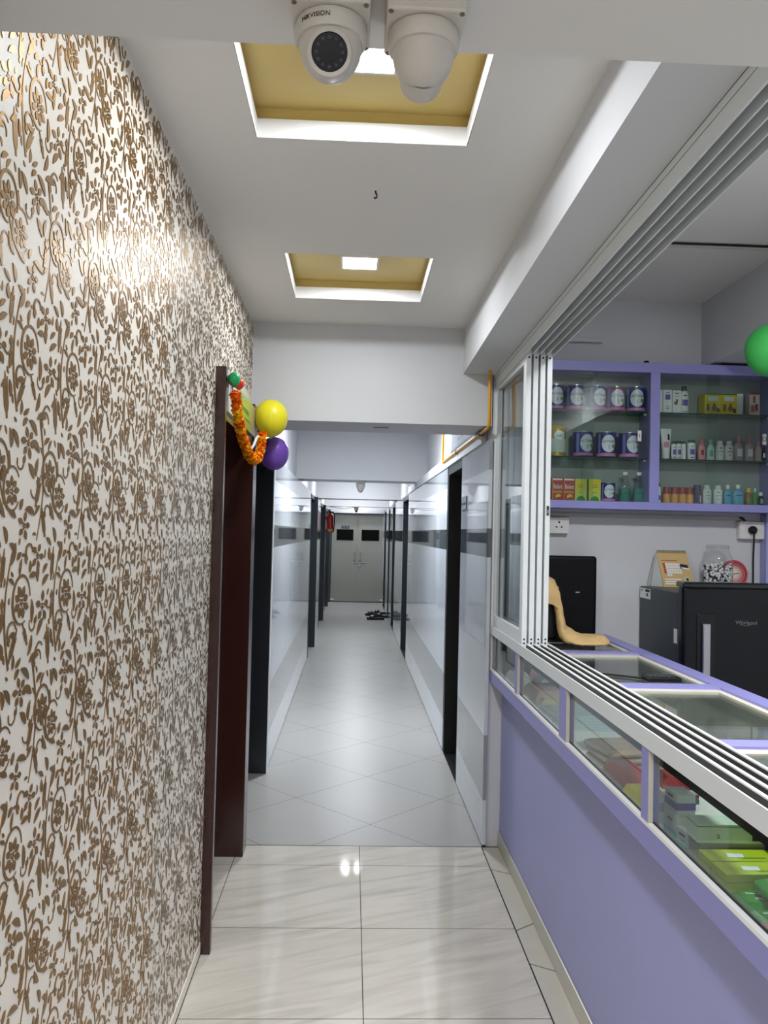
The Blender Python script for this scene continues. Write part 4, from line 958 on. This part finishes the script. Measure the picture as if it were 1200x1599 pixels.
# ------------------------------------------------------------------ stock inside the showcase
ZI = 0.8422
def pack(name, label, x, y, z, w_, d_, h_, m, group=None, rot=0.0, puff=0.0, stripe=None, cat='packet'):
    mb = MB().use(m)
    n = 6; rows = []
    if puff:
        rnd = random.Random(len(label)*7+int(w_*1000))
        for k in range(5):
            q = k/4; s = 1-puff*abs(q-0.45)**2*2.2
            rows.append([(s*w_/2*cx+rnd.uniform(-1, 1)*0.003, s*d_/2*cy+rnd.uniform(-1, 1)*0.003, h_*q) for cx, cy in ((-1, -1), (-.3, -1.04), (.35, -1.03), (1, -1), (1.03, 0), (1, 1), (0, 1.04), (-1, 1), (-1.04, 0))])
        mb.grid(rows, True); mb.poly(rows[-1]); mb.poly(rows[0][::-1])
    else: mb.box(-w_/2, w_/2, -d_/2, d_/2, 0, h_)
    if stripe:
        for (a, b_, ms) in stripe:
            e = 0.0006
            mb.use(ms); mb.box(-w_/2-e, w_/2+e, -d_/2-e, d_/2+e, a*h_, b_*h_)
    o = mb.build(name, smooth=bool(puff)); o.location = (x, y, z+0.0004); o.rotation_euler = (0, 0, rot)
    return tag(o, label, cat, group)
M_CARTW = mat('medicine_white', (216, 224, 220), 0.35); M_MINT = mat('medicine_mint', (196, 216, 196), 0.35); M_LIMEP = mat('lime_pack', (176, 196, 40), 0.35)
def label_lines(o, w_, d_, h_, rows):
    """small printed bars on the face turned to the corridor (-X)"""
    mb = MB()
    for (v, hh, u0, u1, m) in rows:
        x = -w_/2-0.0011; mb.use(m); mb.poly([(x, -d_/2+u0*d_, v*h_), (x, -d_/2+u1*d_, v*h_), (x, -d_/2+u1*d_, (v+hh)*h_), (x, -d_/2+u0*d_, (v+hh)*h_)])
    mb.build('printing', None, o)
# nearest pane
M_PVIO = mat('pale_violet', (170, 168, 214), 0.4)
o = pack('medicine_carton', 'white medicine carton with blue bars beside the mullion of the near pane', 0.800, 2.000, ZI, 0.05, 0.055, 0.090, M_CARTW, None, 0.0, stripe=((0.62, 0.86, M_PVIO),), cat='box'); label_lines(o, 0.05, 0.055, 0.09, ((0.15, 0.3, 0.2, 0.3, M_INK), (0.15, 0.35, 0.45, 0.55, M_INK), (0.15, 0.3, 0.7, 0.78, M_PVIO)))
o = pack('medicine_carton', 'white medicine carton with a purple band standing on another carton', 0.800, 1.912, ZI+0.075, 0.045, 0.065, 0.052, M_CARTW, None, 0.05, stripe=((0.30, 0.62, M_PURI),), cat='box'); label_lines(o, 0.045, 0.065, 0.052, ((0.75, 0.12, 0.3, 0.75, M_INK),))
o = pack('medicine_carton', 'white and teal carton under the purple banded one', 0.800, 1.912, ZI, 0.047, 0.068, 0.0745, M_CARTW, None, 0.05, stripe=((0.2, 0.52, M_TEAL),), cat='box'); label_lines(o, 0.047, 0.068, 0.0745, ((0.8, 0.06, 0.3, 0.7, M_INK), (0.06, 0.06, 0.2, 0.6, M_BRN)))
o = pack('medicine_carton', 'short white and teal carton before the mint box', 0.793, 1.838, ZI, 0.036, 0.055, 0.062, M_CARTW, None, 0.08, stripe=((0.1, 0.48, M_TEAL),), cat='box'); label_lines(o, 0.036, 0.055, 0.062, ((0.78, 0.07, 0.25, 0.75, M_INK), (0.6, 0.04, 0.25, 0.6, M_TEAL)))
o = pack('medicine_carton', 'long pale mint box lying on a grey carton', 0.845, 1.770, ZI+0.068, 0.150, 0.060, 0.040, M_MINT, None, -0.03, stripe=((0.0, 0.12, M_CARTW), (0.86, 0.9, M_DGRN)), cat='box')
lettering('a', 0.02, M_DGRN, o, (-0.03, -0.0315, 0.016)); MB().box(0.045, 0.065, -0.0312, -0.0306, 0.006, 0.03).build('bar_code', M_INK, o)
pack('medicine_carton', 'grey carton supporting the pale mint box', 0.850, 1.770, ZI, 0.15, 0.058, 0.0675, mat('grey_carton', (150, 156, 140), 0.4), None, -0.03, cat='box')
for k, (y, z, l) in enumerate(((1.702, 0.0, 'lime green packet under another one beside the grey carton'), (1.702, 0.029, 'lime green packet on top, beside the mint box'), (1.636, 0.0, 'lime green packet under another one beside the green packs'), (1.636, 0.029, 'lime green packet on top, beside the green packs'))):
    o = pack('lime_packet', l, 0.842, y, ZI+z, 0.150, 0.062, 0.0285, M_LIMEP, 'lime green packets in the showcase', 0.02*(k-1.5), stripe=((0.42, 0.47, M_GRN),))
    if z:
        mb = MB().use(M_EMB); mb.poly([(-0.03, -0.012, 0.0294), (0.005, -0.014, 0.0294), (0.01, 0.006, 0.0294), (-0.025, 0.008, 0.0294)]); mb.use(M_GRN); mb.poly([(0.0, -0.018, 0.0292), (0.05, -0.018, 0.0292), (0.05, -0.012, 0.0292), (0.0, -0.012, 0.0292)]); mb.build('printing', None, o)
for k, (x, y, z, l) in enumerate(((0.835, 1.565, 0.0, 'green foil pack lying next to the lime packets'), (0.880, 1.555, 0.030, 'green foil pack topmost of its pile'), (0.830, 1.488, 0.0, 'green foil pack beside the red block'))):
    o = pack('green_pack', l, x, y, ZI+z, 0.130, 0.070, 0.030, M_GREEN, 'green foil packs in the showcase', 0.1*(k-1), 0.4)
    mb = MB().use(M_EMB); mb.poly([(-0.03, -0.012, 0.0304), (0.0, -0.012, 0.0304), (0.004, -0.004, 0.0304), (-0.026, -0.002, 0.0304)]); mb.poly([(-0.04, 0.012, 0.0304), (-0.01, 0.010, 0.0304), (-0.01, 0.014, 0.0304), (-0.04, 0.017, 0.0304)]); mb.build('printing', None, o)
pack('blue_box', 'blue box behind the lime packets, farther one', 0.960, 1.735, ZI, 0.085, 0.07, 0.100, M_BLUE, 'blue boxes at the back of the showcase', stripe=((0.2, 0.5, M_DGRN), (0.92, 1.001, M_CARTW)), cat='box')
pack('blue_box', 'blue box behind the lime packets, nearer one', 0.968, 1.650, ZI, 0.085, 0.08, 0.100, M_BLUE, 'blue boxes at the back of the showcase', stripe=((0.1, 0.55, M_CARTW),), cat='box')
pack('red_box', 'red box at the right edge of the near showcase pane', 0.835, 1.428, ZI, 0.09, 0.055, 0.085, mat('box_red', (190, 60, 54), 0.4), cat='box')
pack('pink_strip', 'pink and white strip pack lying at the glass near the red box', 0.762, 1.425, ZI, 0.030, 0.06, 0.038, mat('pale_pink', (214, 160, 150), 0.4), rot=0.2, puff=0.4)
pack('blue_strip', 'white and blue sachet lying at the glass before the red box', 0.762, 1.355, ZI, 0.03, 0.05, 0.040, mat('pale_blue', (150, 190, 214), 0.4), rot=0.1, puff=0.4)
# second pane
M_WRAP = mat('brown_wrap', (176, 146, 118), 0.18, var=0.4, vscale=30, coat=0.6)
for k in range(4):
    pack('wrapped_bundle', ('flat brown cellophane bundle at the bottom of its pile', 'flat brown cellophane bundle second in its pile', 'flat brown cellophane bundle third in its pile', 'flat brown cellophane bundle on top of its pile')[k], 0.865, 2.50, ZI+0.022*k, 0.19, 0.17, 0.0215, M_WRAP, 'brown cellophane bundles', 0.08*(k-1), 0.25)
pack('snack_packet', 'red and green foil packet in front of the brown bundles', 0.802, 2.300, ZI, 0.085, 0.130, 0.082, mat('foil_red', (160, 56, 56), 0.2, var=0.25, vscale=30), rot=0.12, puff=0.6, stripe=((0.28, 0.48, M_DGRN),))
pack('snack_packet', 'red foil packet lying behind the yellow one', 0.905, 2.200, ZI, 0.10, 0.10, 0.085, mat('foil_red', (186, 40, 46), 0.2), rot=-0.1, puff=0.6, stripe=((0.5, 0.62, M_CARTW), (0.2, 0.35, M_DGRN)))
pack('snack_packet', 'yellow foil packet at the corner of the second pane', 0.790, 2.150, ZI, 0.075, 0.085, 0.062, mat('foil_yellow', (226, 206, 40), 0.2), rot=0.1, puff=0.6)
# third pane
for k in range(5):
    pack('booklet', ('bottom', 'second from bottom', 'middle', 'second from top', 'top')[k]+' pale blue booklet of the pile in the third pane', 0.885, 3.12, ZI+0.011*k, 0.24, 0.20, 0.0105, mat('pale_booklet', (190, 204, 208), 0.4), 'pale blue booklets in the showcase', 0.05*(k-2), cat='booklet')
pack('paper_bundle', 'pink paper bundle behind the pale booklets', 0.92, 3.50, ZI, 0.26, 0.24, 0.072, mat('pink_paper', (206, 168, 160), 0.6), puff=0.25)
pack('paper_bundle', 'cream paper bundle between pink bundle and booklets', 0.90, 3.315, ZI, 0.22, 0.07, 0.062, mat('cream_paper', (214, 208, 170), 0.6), puff=0.25)
# far pane
pack('gauze_bag', 'pink wrapped gauze bag in the farthest showcase pane', 0.98, 3.93, ZI, 0.22, 0.16, 0.120, mat('pink_gauze', (214, 150, 160), 0.5, var=0.3, vscale=20), puff=0.5)
pack('gauze_bag', 'white gauze bag nearest the glass in the farthest pane', 0.80, 3.78, ZI, 0.10, 0.14, 0.090, mat('white_gauze', (220, 222, 218), 0.5), puff=0.6)
pack('gauze_bag', 'grey plastic bag between the pink and white gauze', 0.97, 3.74, ZI, 0.20, 0.14, 0.080, mat('grey_bag', (176, 180, 176), 0.3), puff=0.6)
pack('dark_box', 'small black box standing in the farthest showcase pane', 0.80, 3.93, ZI, 0.08, 0.10, 0.190, M_BLACK, cat='box')

# ------------------------------------------------------------------ security cameras
def camera_box(label, x, y, z):
    t = thing('junction_box', label, 'box', (x, y, z), 'camera junction boxes under the beam')
    MB().box(-0.05, 0.05, -0.05, 0.05, -0.042, 0).build('box_shell', M_OFFW, t, bevel=0.003)
    for sx in (-1, 1):
        for sy in (-1, 1): MB().cyl((sx*0.0445, sy*0.0445, -0.0435), (sx*0.0445, sy*0.0445, -0.041), 0.0032, 10).build('screw', mat('dull_screw', (120, 112, 104), 0.5, metal=0.5), t)
    return t
M_LENS = mat('lens_black', (8, 7, 16), 0.25, spec=0.3)
def dome(label, x, y, z, facing, group, text=None, tiltd=0.35):
    """turret camera hanging below z; facing = heading of the lens (angle 0 looks to -Y)"""
    t = thing('security_camera', label, 'camera', (x, y, z), group)
    MB().lathe([(0.0455, -0.0005), (0.0465, -0.004), (0.0460, -0.020), (0.0440, -0.0235), (0.0400, -0.0240)], seg=40).build('base_ring', M_OFFW, t, smooth=True)
    MB().lathe([(0.0405, -0.0232), (0.0400, -0.030), (0.0378, -0.041), (0.0330, -0.052), (0.0255, -0.061), (0.0150, -0.067), (0.0, -0.069)], seg=40, cap=False).build('housing', M_OFFW, t, smooth=True)
    R = Matrix.Rotation(facing, 3, 'Z') @ Matrix.Rotation(PI/2+tiltd, 3, 'X')
    c = Vector((0, 0, -0.041))
    MB().lathe([(0.0290, 0.004), (0.0287, 0.028), (0.0272, 0.0365), (0.0225, 0.0385)], c, 36, M=R, cap=False).build('eyeball', M_OFFW, t, smooth=True)
    MB().lathe([(0.0224, 0.0376), (0.0215, 0.0384), (0.0001, 0.0388)], c, 32, M=R, cap=False).build('lens_window', M_LENS, t, smooth=True)
    ir = MB()
    for k in range(12):
        a = 2*PI*k/12; p = c+R @ Vector((0.0165*math.cos(a), 0.0165*math.sin(a), 0.0384)); q = c+R @ Vector((0.0165*math.cos(a), 0.0165*math.sin(a), 0.0391)); ir.cyl(p, q, 0.0022, 8)
    ir.build('infrared_led', mat('ir_grey', (26, 24, 44), 0.3), t)
    if text: lettering(text, 0.0085, M_INK, t, (0, 0, -0.0120), bend=0.0469, a0=-0.42, name='lettering')
    return t
camera_box('square junction box carrying the left camera under the front beam', -0.0425, 1.020, 2.262)
camera_box('square junction box carrying the right camera under the front beam', 0.0775, 1.028, 2.262)
dome('white turret camera on the front beam with its black lens turned this way', -0.0425, 1.022, 2.2198, 0.0, 'turret cameras on the front beam', 'HIKVISION')
dome('white turret camera on the front beam with its plain back turned this way', 0.0775, 1.030, 2.2198, PI, 'turret cameras on the front beam', tiltd=0.12)
for y, z, l, fz in ((8.68, 2.12, 'white security camera under the second corridor beam', PI), (17.5, 2.12, 'white security camera just above the grey double door', 0)):
    t = camera_box('junction box of the '+l.replace('white ', ''), 0.08, y, z)
    dome(l, 0.08, y, z-0.0422, fz, 'corridor security cameras')

# hook
t = thing('ceiling_hook', 'small black hook screwed in the ceiling between the gold trays', 'hook', (0.047, 2.444, ZC))
MB().lathe([(0.012, 0), (0.010, -0.004), (0.003, -0.006)], seg=16).build('canopy', M_CEIL, t, smooth=True)
MB().tube([(0, 0, -0.004), (0, 0, -0.012), (0.004, 0, -0.018), (0.004, 0, -0.025), (0, 0, -0.030), (-0.004, 0, -0.026)], 0.0028, 8).build('hook', M_RUBBER, t, smooth=True)

# ------------------------------------------------------------------ doorway decorations
sg = thing('name_board', 'white and green sign board above the brown doorway', 'sign', (-0.49, 3.48, 2.02))
M_SGN = bpy.data.materials.new('sign_print'); M_SGN.use_nodes = True
nt = M_SGN.node_tree; geo = nt.nodes.new('ShaderNodeNewGeometry'); sp = nt.nodes.new('ShaderNodeSeparateXYZ'); rp = nt.nodes.new('ShaderNodeMapRange'); cr = nt.nodes.new('ShaderNodeValToRGB')
rp.inputs['From Min'].default_value = 3.08; rp.inputs['From Max'].default_value = 3.92
nt.links.new(geo.outputs['Position'], sp.inputs[0]); nt.links.new(sp.outputs['Y'], rp.inputs['Value']); nt.links.new(rp.outputs[0], cr.inputs[0]); nt.links.new(cr.outputs[0], nt.nodes['Principled BSDF'].inputs['Base Color'])
for p, c_ in ((0.0, (206, 214, 214)), (0.30, (200, 206, 200)), (0.36, (120, 164, 50)), (0.6, (140, 172, 60)), (0.85, (176, 176, 120)), (1.0, (178, 160, 160))):
    if p in (0.0, 1.0): e = cr.color_ramp.elements[0 if p == 0 else -1]
    else: e = cr.color_ramp.elements.new(p)
    e.position = p; e.color = (*lin(c_), 1)
nt.nodes['Principled BSDF'].inputs['Roughness'].default_value = 0.25
kid(MB().box(-0.495, -0.483, 3.075, 3.925, 2.020, 2.158), 'board', M_SGN, sg)
kid(MB().use(mat('sign_dark_green', (60, 104, 40), 0.4)).box(-0.4829, -0.4824, 3.40, 3.70, 2.055, 2.064).box(-0.4829, -0.4824, 3.42, 3.43, 2.08, 2.14).box(-0.4829, -0.4824, 3.45, 3.66, 2.085, 2.105), 'printed_mark', None, sg)
# marigold garland
gl_ = thing('marigold_garland', 'orange and yellow marigold garland hanging in a loop by the doorway', 'garland', (-0.47, 3.3, 1.9))
P = [(-0.455, 3.05, 2.085), (-0.453, 3.10, 2.02), (-0.450, 3.19, 1.960), (-0.448, 3.28, 1.925), (-0.446, 3.38, 1.896), (-0.444, 3.49, 1.878), (-0.441, 3.60, 1.879), (-0.438, 3.70, 1.905), (-0.436, 3.77, 1.950), (-0.436, 3.81, 2.00), (-0.438, 3.83, 2.04)]
P = [Vector(p) for p in P]
L = [0.0]
for a, b_ in zip(P, P[1:]): L.append(L[-1]+(b_-a).length)
def along(t):
    k = max(j for j in range(len(L)-1) if L[j] <= t+1e-9); q = min(1, (t-L[k])/(L[k+1]-L[k])); return P[k].lerp(P[k+1], q)
def marigold(seed):
    rs = random.Random(seed); mb = MB()
    mb.sphere((0, 0, 0), 0.0145, 10, 7)
    for k in range(80):
        u = rs.uniform(-1, 1); a = rs.uniform(0, 2*PI); q = math.sqrt(1-u*u); d = Vector((q*math.cos(a), q*math.sin(a), u))
        s = d.cross(Vector((rs.uniform(-1, 1), rs.uniform(-1, 1), rs.uniform(-1, 1)))).normalized(); r0, r1 = 0.012, rs.uniform(0.019, 0.0245); w_ = rs.uniform(0.005, 0.008)
        n_ = d.cross(s)
        mb.poly([d*r0-s*w_*0.6, d*r0+s*w_*0.6, d*r1+s*w_+n_*0.003, d*(r1+0.001)+n_*0.001, d*r1-s*w_-n_*0.003])
    return mb
M_MO = mat('marigold_orange', (240, 112, 10), 0.7, spec=0.2); M_MY = mat('marigold_yellow', (250, 186, 20), 0.7, spec=0.2)
protos = []
for m_ in (M_MO, M_MY):
    for s_ in range(2):
        o = marigold(s_+5).build('marigold', m_, gl_, keep=True); protos.append(o)
nfl = 27
for k in range(nfl):
    p = along(L[-1]*(k+0.3)/nfl); o = protos[(0 if (k//1) % 2 == 0 else 2)+(k//2) % 2]
    if k < 4 and (k in (0, 1, 2, 3)):
        q = protos[k] ; q.location = p+Vector((0, 0, 0)); continue
    q = o.copy(); COL.objects.link(q); q.location = p; q.rotation_euler = (k*1.3, k*0.7, k*2.1)
kid(MB().tube([(-0.470, 3.04, 2.135), (-0.466, 3.045, 2.11), (-0.462, 3.05, 2.085)], 0.0018, 6), 'string', mat('red_thread', (120, 50, 30), 0.8), gl_)
kid(MB().tube([(-0.446, 3.74, 2.005), (-0.444, 3.65, 1.985), (-0.443, 3.56, 1.945), (-0.443, 3.46, 1.915)], 0.006, 6), 'ribbon', M_WHITEP, gl_)
def balloon(label, c, r, m, hang, group, sz=1.06, name='balloon'):
    t = thing(name, label, 'balloon', c, group)
    prof = []
    for i in range(19):
        a = PI*i/18; q = math.sin(a); z = -math.cos(a)*r*sz
        prof.append((max(r*q*(1-0.06*(1+math.cos(a))*0.5), 1e-5), z if z > 0 else z*1.06))
    MB().lathe(prof, seg=32, cap=False).build('skin', m, t, smooth=True)
    MB().lathe([(0.003, -r*sz*1.05), (0.007, -r*sz*1.12), (0.0045, -r*sz*1.125)], seg=10).build('knot', m, t)
    if hang: MB().tube([(0, 0, -r*sz*1.06), (hang[0]*0.5-0.004, hang[1]*0.5, hang[2]*0.5-r*0.6), hang], 0.0011, 5).build('string', M_WHITEP, t)
    return t
M_BY = mat('balloon_yellow', (226, 214, 40), 0.35, spec=0.4); M_BP = mat('balloon_violet', (116, 78, 176), 0.38, spec=0.35); M_BG = mat('balloon_green', (40, 168, 100), 0.38, spec=0.35); M_BR = mat('balloon_red', (226, 62, 30), 0.38, spec=0.35); M_BGL = mat('balloon_bright_green', (70, 190, 92), 0.4, spec=0.35)
balloon('round yellow balloon at the far side of the brown doorway', (-0.409, 3.93, 2.118), 0.0845, M_BY, None, 'balloons round the doorway')
balloon('violet balloon just below the yellow one at the doorway', (-0.405, 4.09, 1.962), 0.0775, M_BP, None, 'balloons round the doorway')
balloon('little green balloon at the top corner of the brown doorway', (-0.462, 3.06, 2.140), 0.0245, M_BG, None, 'balloons round the doorway', 1.12)
balloon('little red balloon beside the small green one', (-0.455, 3.14, 2.138), 0.021, M_BR, None, 'balloons round the doorway')
balloon('green balloon hanging in the pharmacy before the wall cabinet', (1.690, 3.2, 2.354), 0.103, M_BGL, (0.115, 0.02, 0.107), 'pharmacy balloon', 1.0)

# ------------------------------------------------------------------ yellow gas pipe over the right doorway
gp = thing('gas_pipe', 'thin yellow pipe bending down past the header beam and along the wall', 'pipe', (0.675, 4.0, 2.1))
pts = [(0.672, 3.985, 2.41), (0.672, 3.980, 2.25), (0.672, 3.978, 2.145), (0.672, 3.985, 2.122), (0.672, 4.02, 2.112), (0.672, 4.6, 2.112), (0.672, 5.3, 2.112), (0.672, 6.02, 2.112)]
kid(MB().tube(pts, 0.0085, 10), 'long_run', mat('pipe_yellow', (222, 158, 20), 0.4), gp, smooth=True)
kid(MB().tube([(0.672, 6.015, 2.105), (0.672, 6.03, 2.12), (0.672, 6.035, 2.30), (0.672, 6.035, 2.60)], 0.0085, 10), 'riser', mat('pipe_yellow', (222, 158, 20)), gp, smooth=True)
for y in (4.26, 5.25): kid(MB().box(0.662, 0.692, y-0.02, y+0.02, 2.098, 2.126), 'clamp', mat('pipe_clamp', (120, 100, 60), 0.5), gp, bevel=0.003)
structure(MB().use(M_PAINT).box(0.680, 0.80, 4.27, 9.9, 2.06, 2.135).build('trim_2'))
ub = thing('wall_unit', 'grey wall box with dark lower band above the corridor doorway', 'box', (0.73, 5.1, 2.15))
kid(MB().box(0.700, 0.774, 4.62, 5.78, 2.165, 2.45), 'casing', mat('unit_grey', (150, 158, 170), 0.3), ub, bevel=0.004)
kid(MB().box(0.696, 0.774, 4.62, 5.78, 2.140, 2.165), 'lower_band', mat('unit_band', (90, 98, 108), 0.3), ub)
kid(MB().use(M_INK).box(0.6985, 0.700, 5.18, 5.40, 2.21, 2.25), 'emblem', None, ub)
np_ = thing('door_plate', 'small grey name plate beside the black doorway', 'plate', (0.688, 4.93, 1.75))
kid(MB().box(0.6835, 0.6895, 4.83, 5.03, 1.725, 1.805), 'plate', mat('plate_grey', (120, 130, 138), 0.3), np_)
kid(MB().box(0.6828, 0.6835, 4.84, 5.02, 1.752, 1.768), 'printed_line', M_INK, np_)

# ------------------------------------------------------------------ far corridor: extinguisher, slippers, cable
fe = thing('fire_extinguisher', 'red fire extinguisher hung on the left corridor wall', 'extinguisher', (-0.415, 14.9, 1.55))
M_FR = mat('extinguisher_red', (206, 24, 24), 0.25, coat=0.4)
MB().lathe([(0.055, 0), (0.066, 0.008), (0.068, 0.03), (0.068, 0.30), (0.058, 0.335), (0.026, 0.355), (0.022, 0.37)], seg=24).build('cylinder', M_FR, fe, smooth=True)
MB().lathe([(0.020, 0.37), (0.020, 0.395), (0.012, 0.40)], seg=14).box(-0.01, 0.01, -0.09, 0.02, 0.395, 0.41).box(-0.01, 0.01, -0.09, 0.0, 0.42, 0.432).build('valve_handle', M_RUBBER, fe)
MB().tube([(0.02, 0, 0.385), (0.06, -0.01, 0.38), (0.085, -0.02, 0.33), (0.085, -0.02, 0.2), (0.078, -0.02, 0.08), (0.07, -0.02, 0.02)], 0.010, 8).build('hose', M_RUBBER, fe, smooth=True)
MB().patch((0, 0, 0), 0.0685, -0.6, 0.9, 0.02, 0.07, 8).build('label', mat('extinguisher_label', (226, 190, 110), 0.4), fe)
MB().box(-0.105, -0.062, -0.03, 0.03, 0.25, 0.30).build('bracket', M_RUBBER, fe)
def slipper(label, x, y, rot, m):
    t = thing('slipper', label, 'slipper', (x, y, 0.0005), 'slippers on the corridor floor'); t.rotation_euler = (0, 0, rot)
    out = []
    for i in range(24):
        a = 2*PI*i/24; cx = math.cos(a); wd = 0.048-0.010*cx*0.5-(0.010 if abs(cx) < 0.35 else 0)
        out.append((0.14*cx, wd*math.sin(a)*1.0))
    mb = MB(); out = [(p[0]*1.15, p[1]*1.1) for p in out]; mb.grid([[(p[0], p[1], 0.0) for p in out], [(p[0], p[1], 0.040) for p in out]], True); mb.poly([(p[0], p[1], 0.040) for p in out])
    mb.build('sole', M_BLACK, t)
    rows = []
    for k in range(5):
        x_ = -0.02-0.022*k; rows.append([(x_, 0.050*math.cos(PI*i/10), 0.036+0.050*math.sin(PI*i/10)*(1-0.08*k)) for i in range(11)])
    sb = MB(); sb.grid(rows); o = sb.build('strap', m, t, smooth=True); q = o.modifiers.new('t', 'SOLIDIFY'); q.thickness = 0.004
    return t
slipper('dark slipper lying nearest on the corridor floor by the right doorway', 0.46, 14.55, 0.05, M_BLACK)
slipper('dark slipper behind the nearest one, toe towards the middle', 0.44, 15.25, -0.1, mat('slipper_navy', (28, 30, 46), 0.6))
slipper('dark slipper against the right wall behind the others', 0.58, 15.55, 0.15, M_BLACK)
slipper('small dark slipper between the others and the right wall', 0.60, 14.95, -0.2, M_BLACK)
tag(MB().tube([(-0.50, 17.28, 2.11), (-0.35, 17.27, 2.085), (-0.15, 17.27, 2.07), (0.0, 17.28, 2.10), (0.15, 17.285, 2.118)], 0.006, 6).build('loose_cable', M_RUBBER), 'thin black cable sagging under the last corridor beam', 'cable')
tag(MB().box(0.10, 0.18, 4.24, 4.27, 2.128, 2.131).build('soffit_plate', mat('grey_plate', (120, 118, 118), 0.6)), 'tiny grey slot plate under the header beam', 'plate')
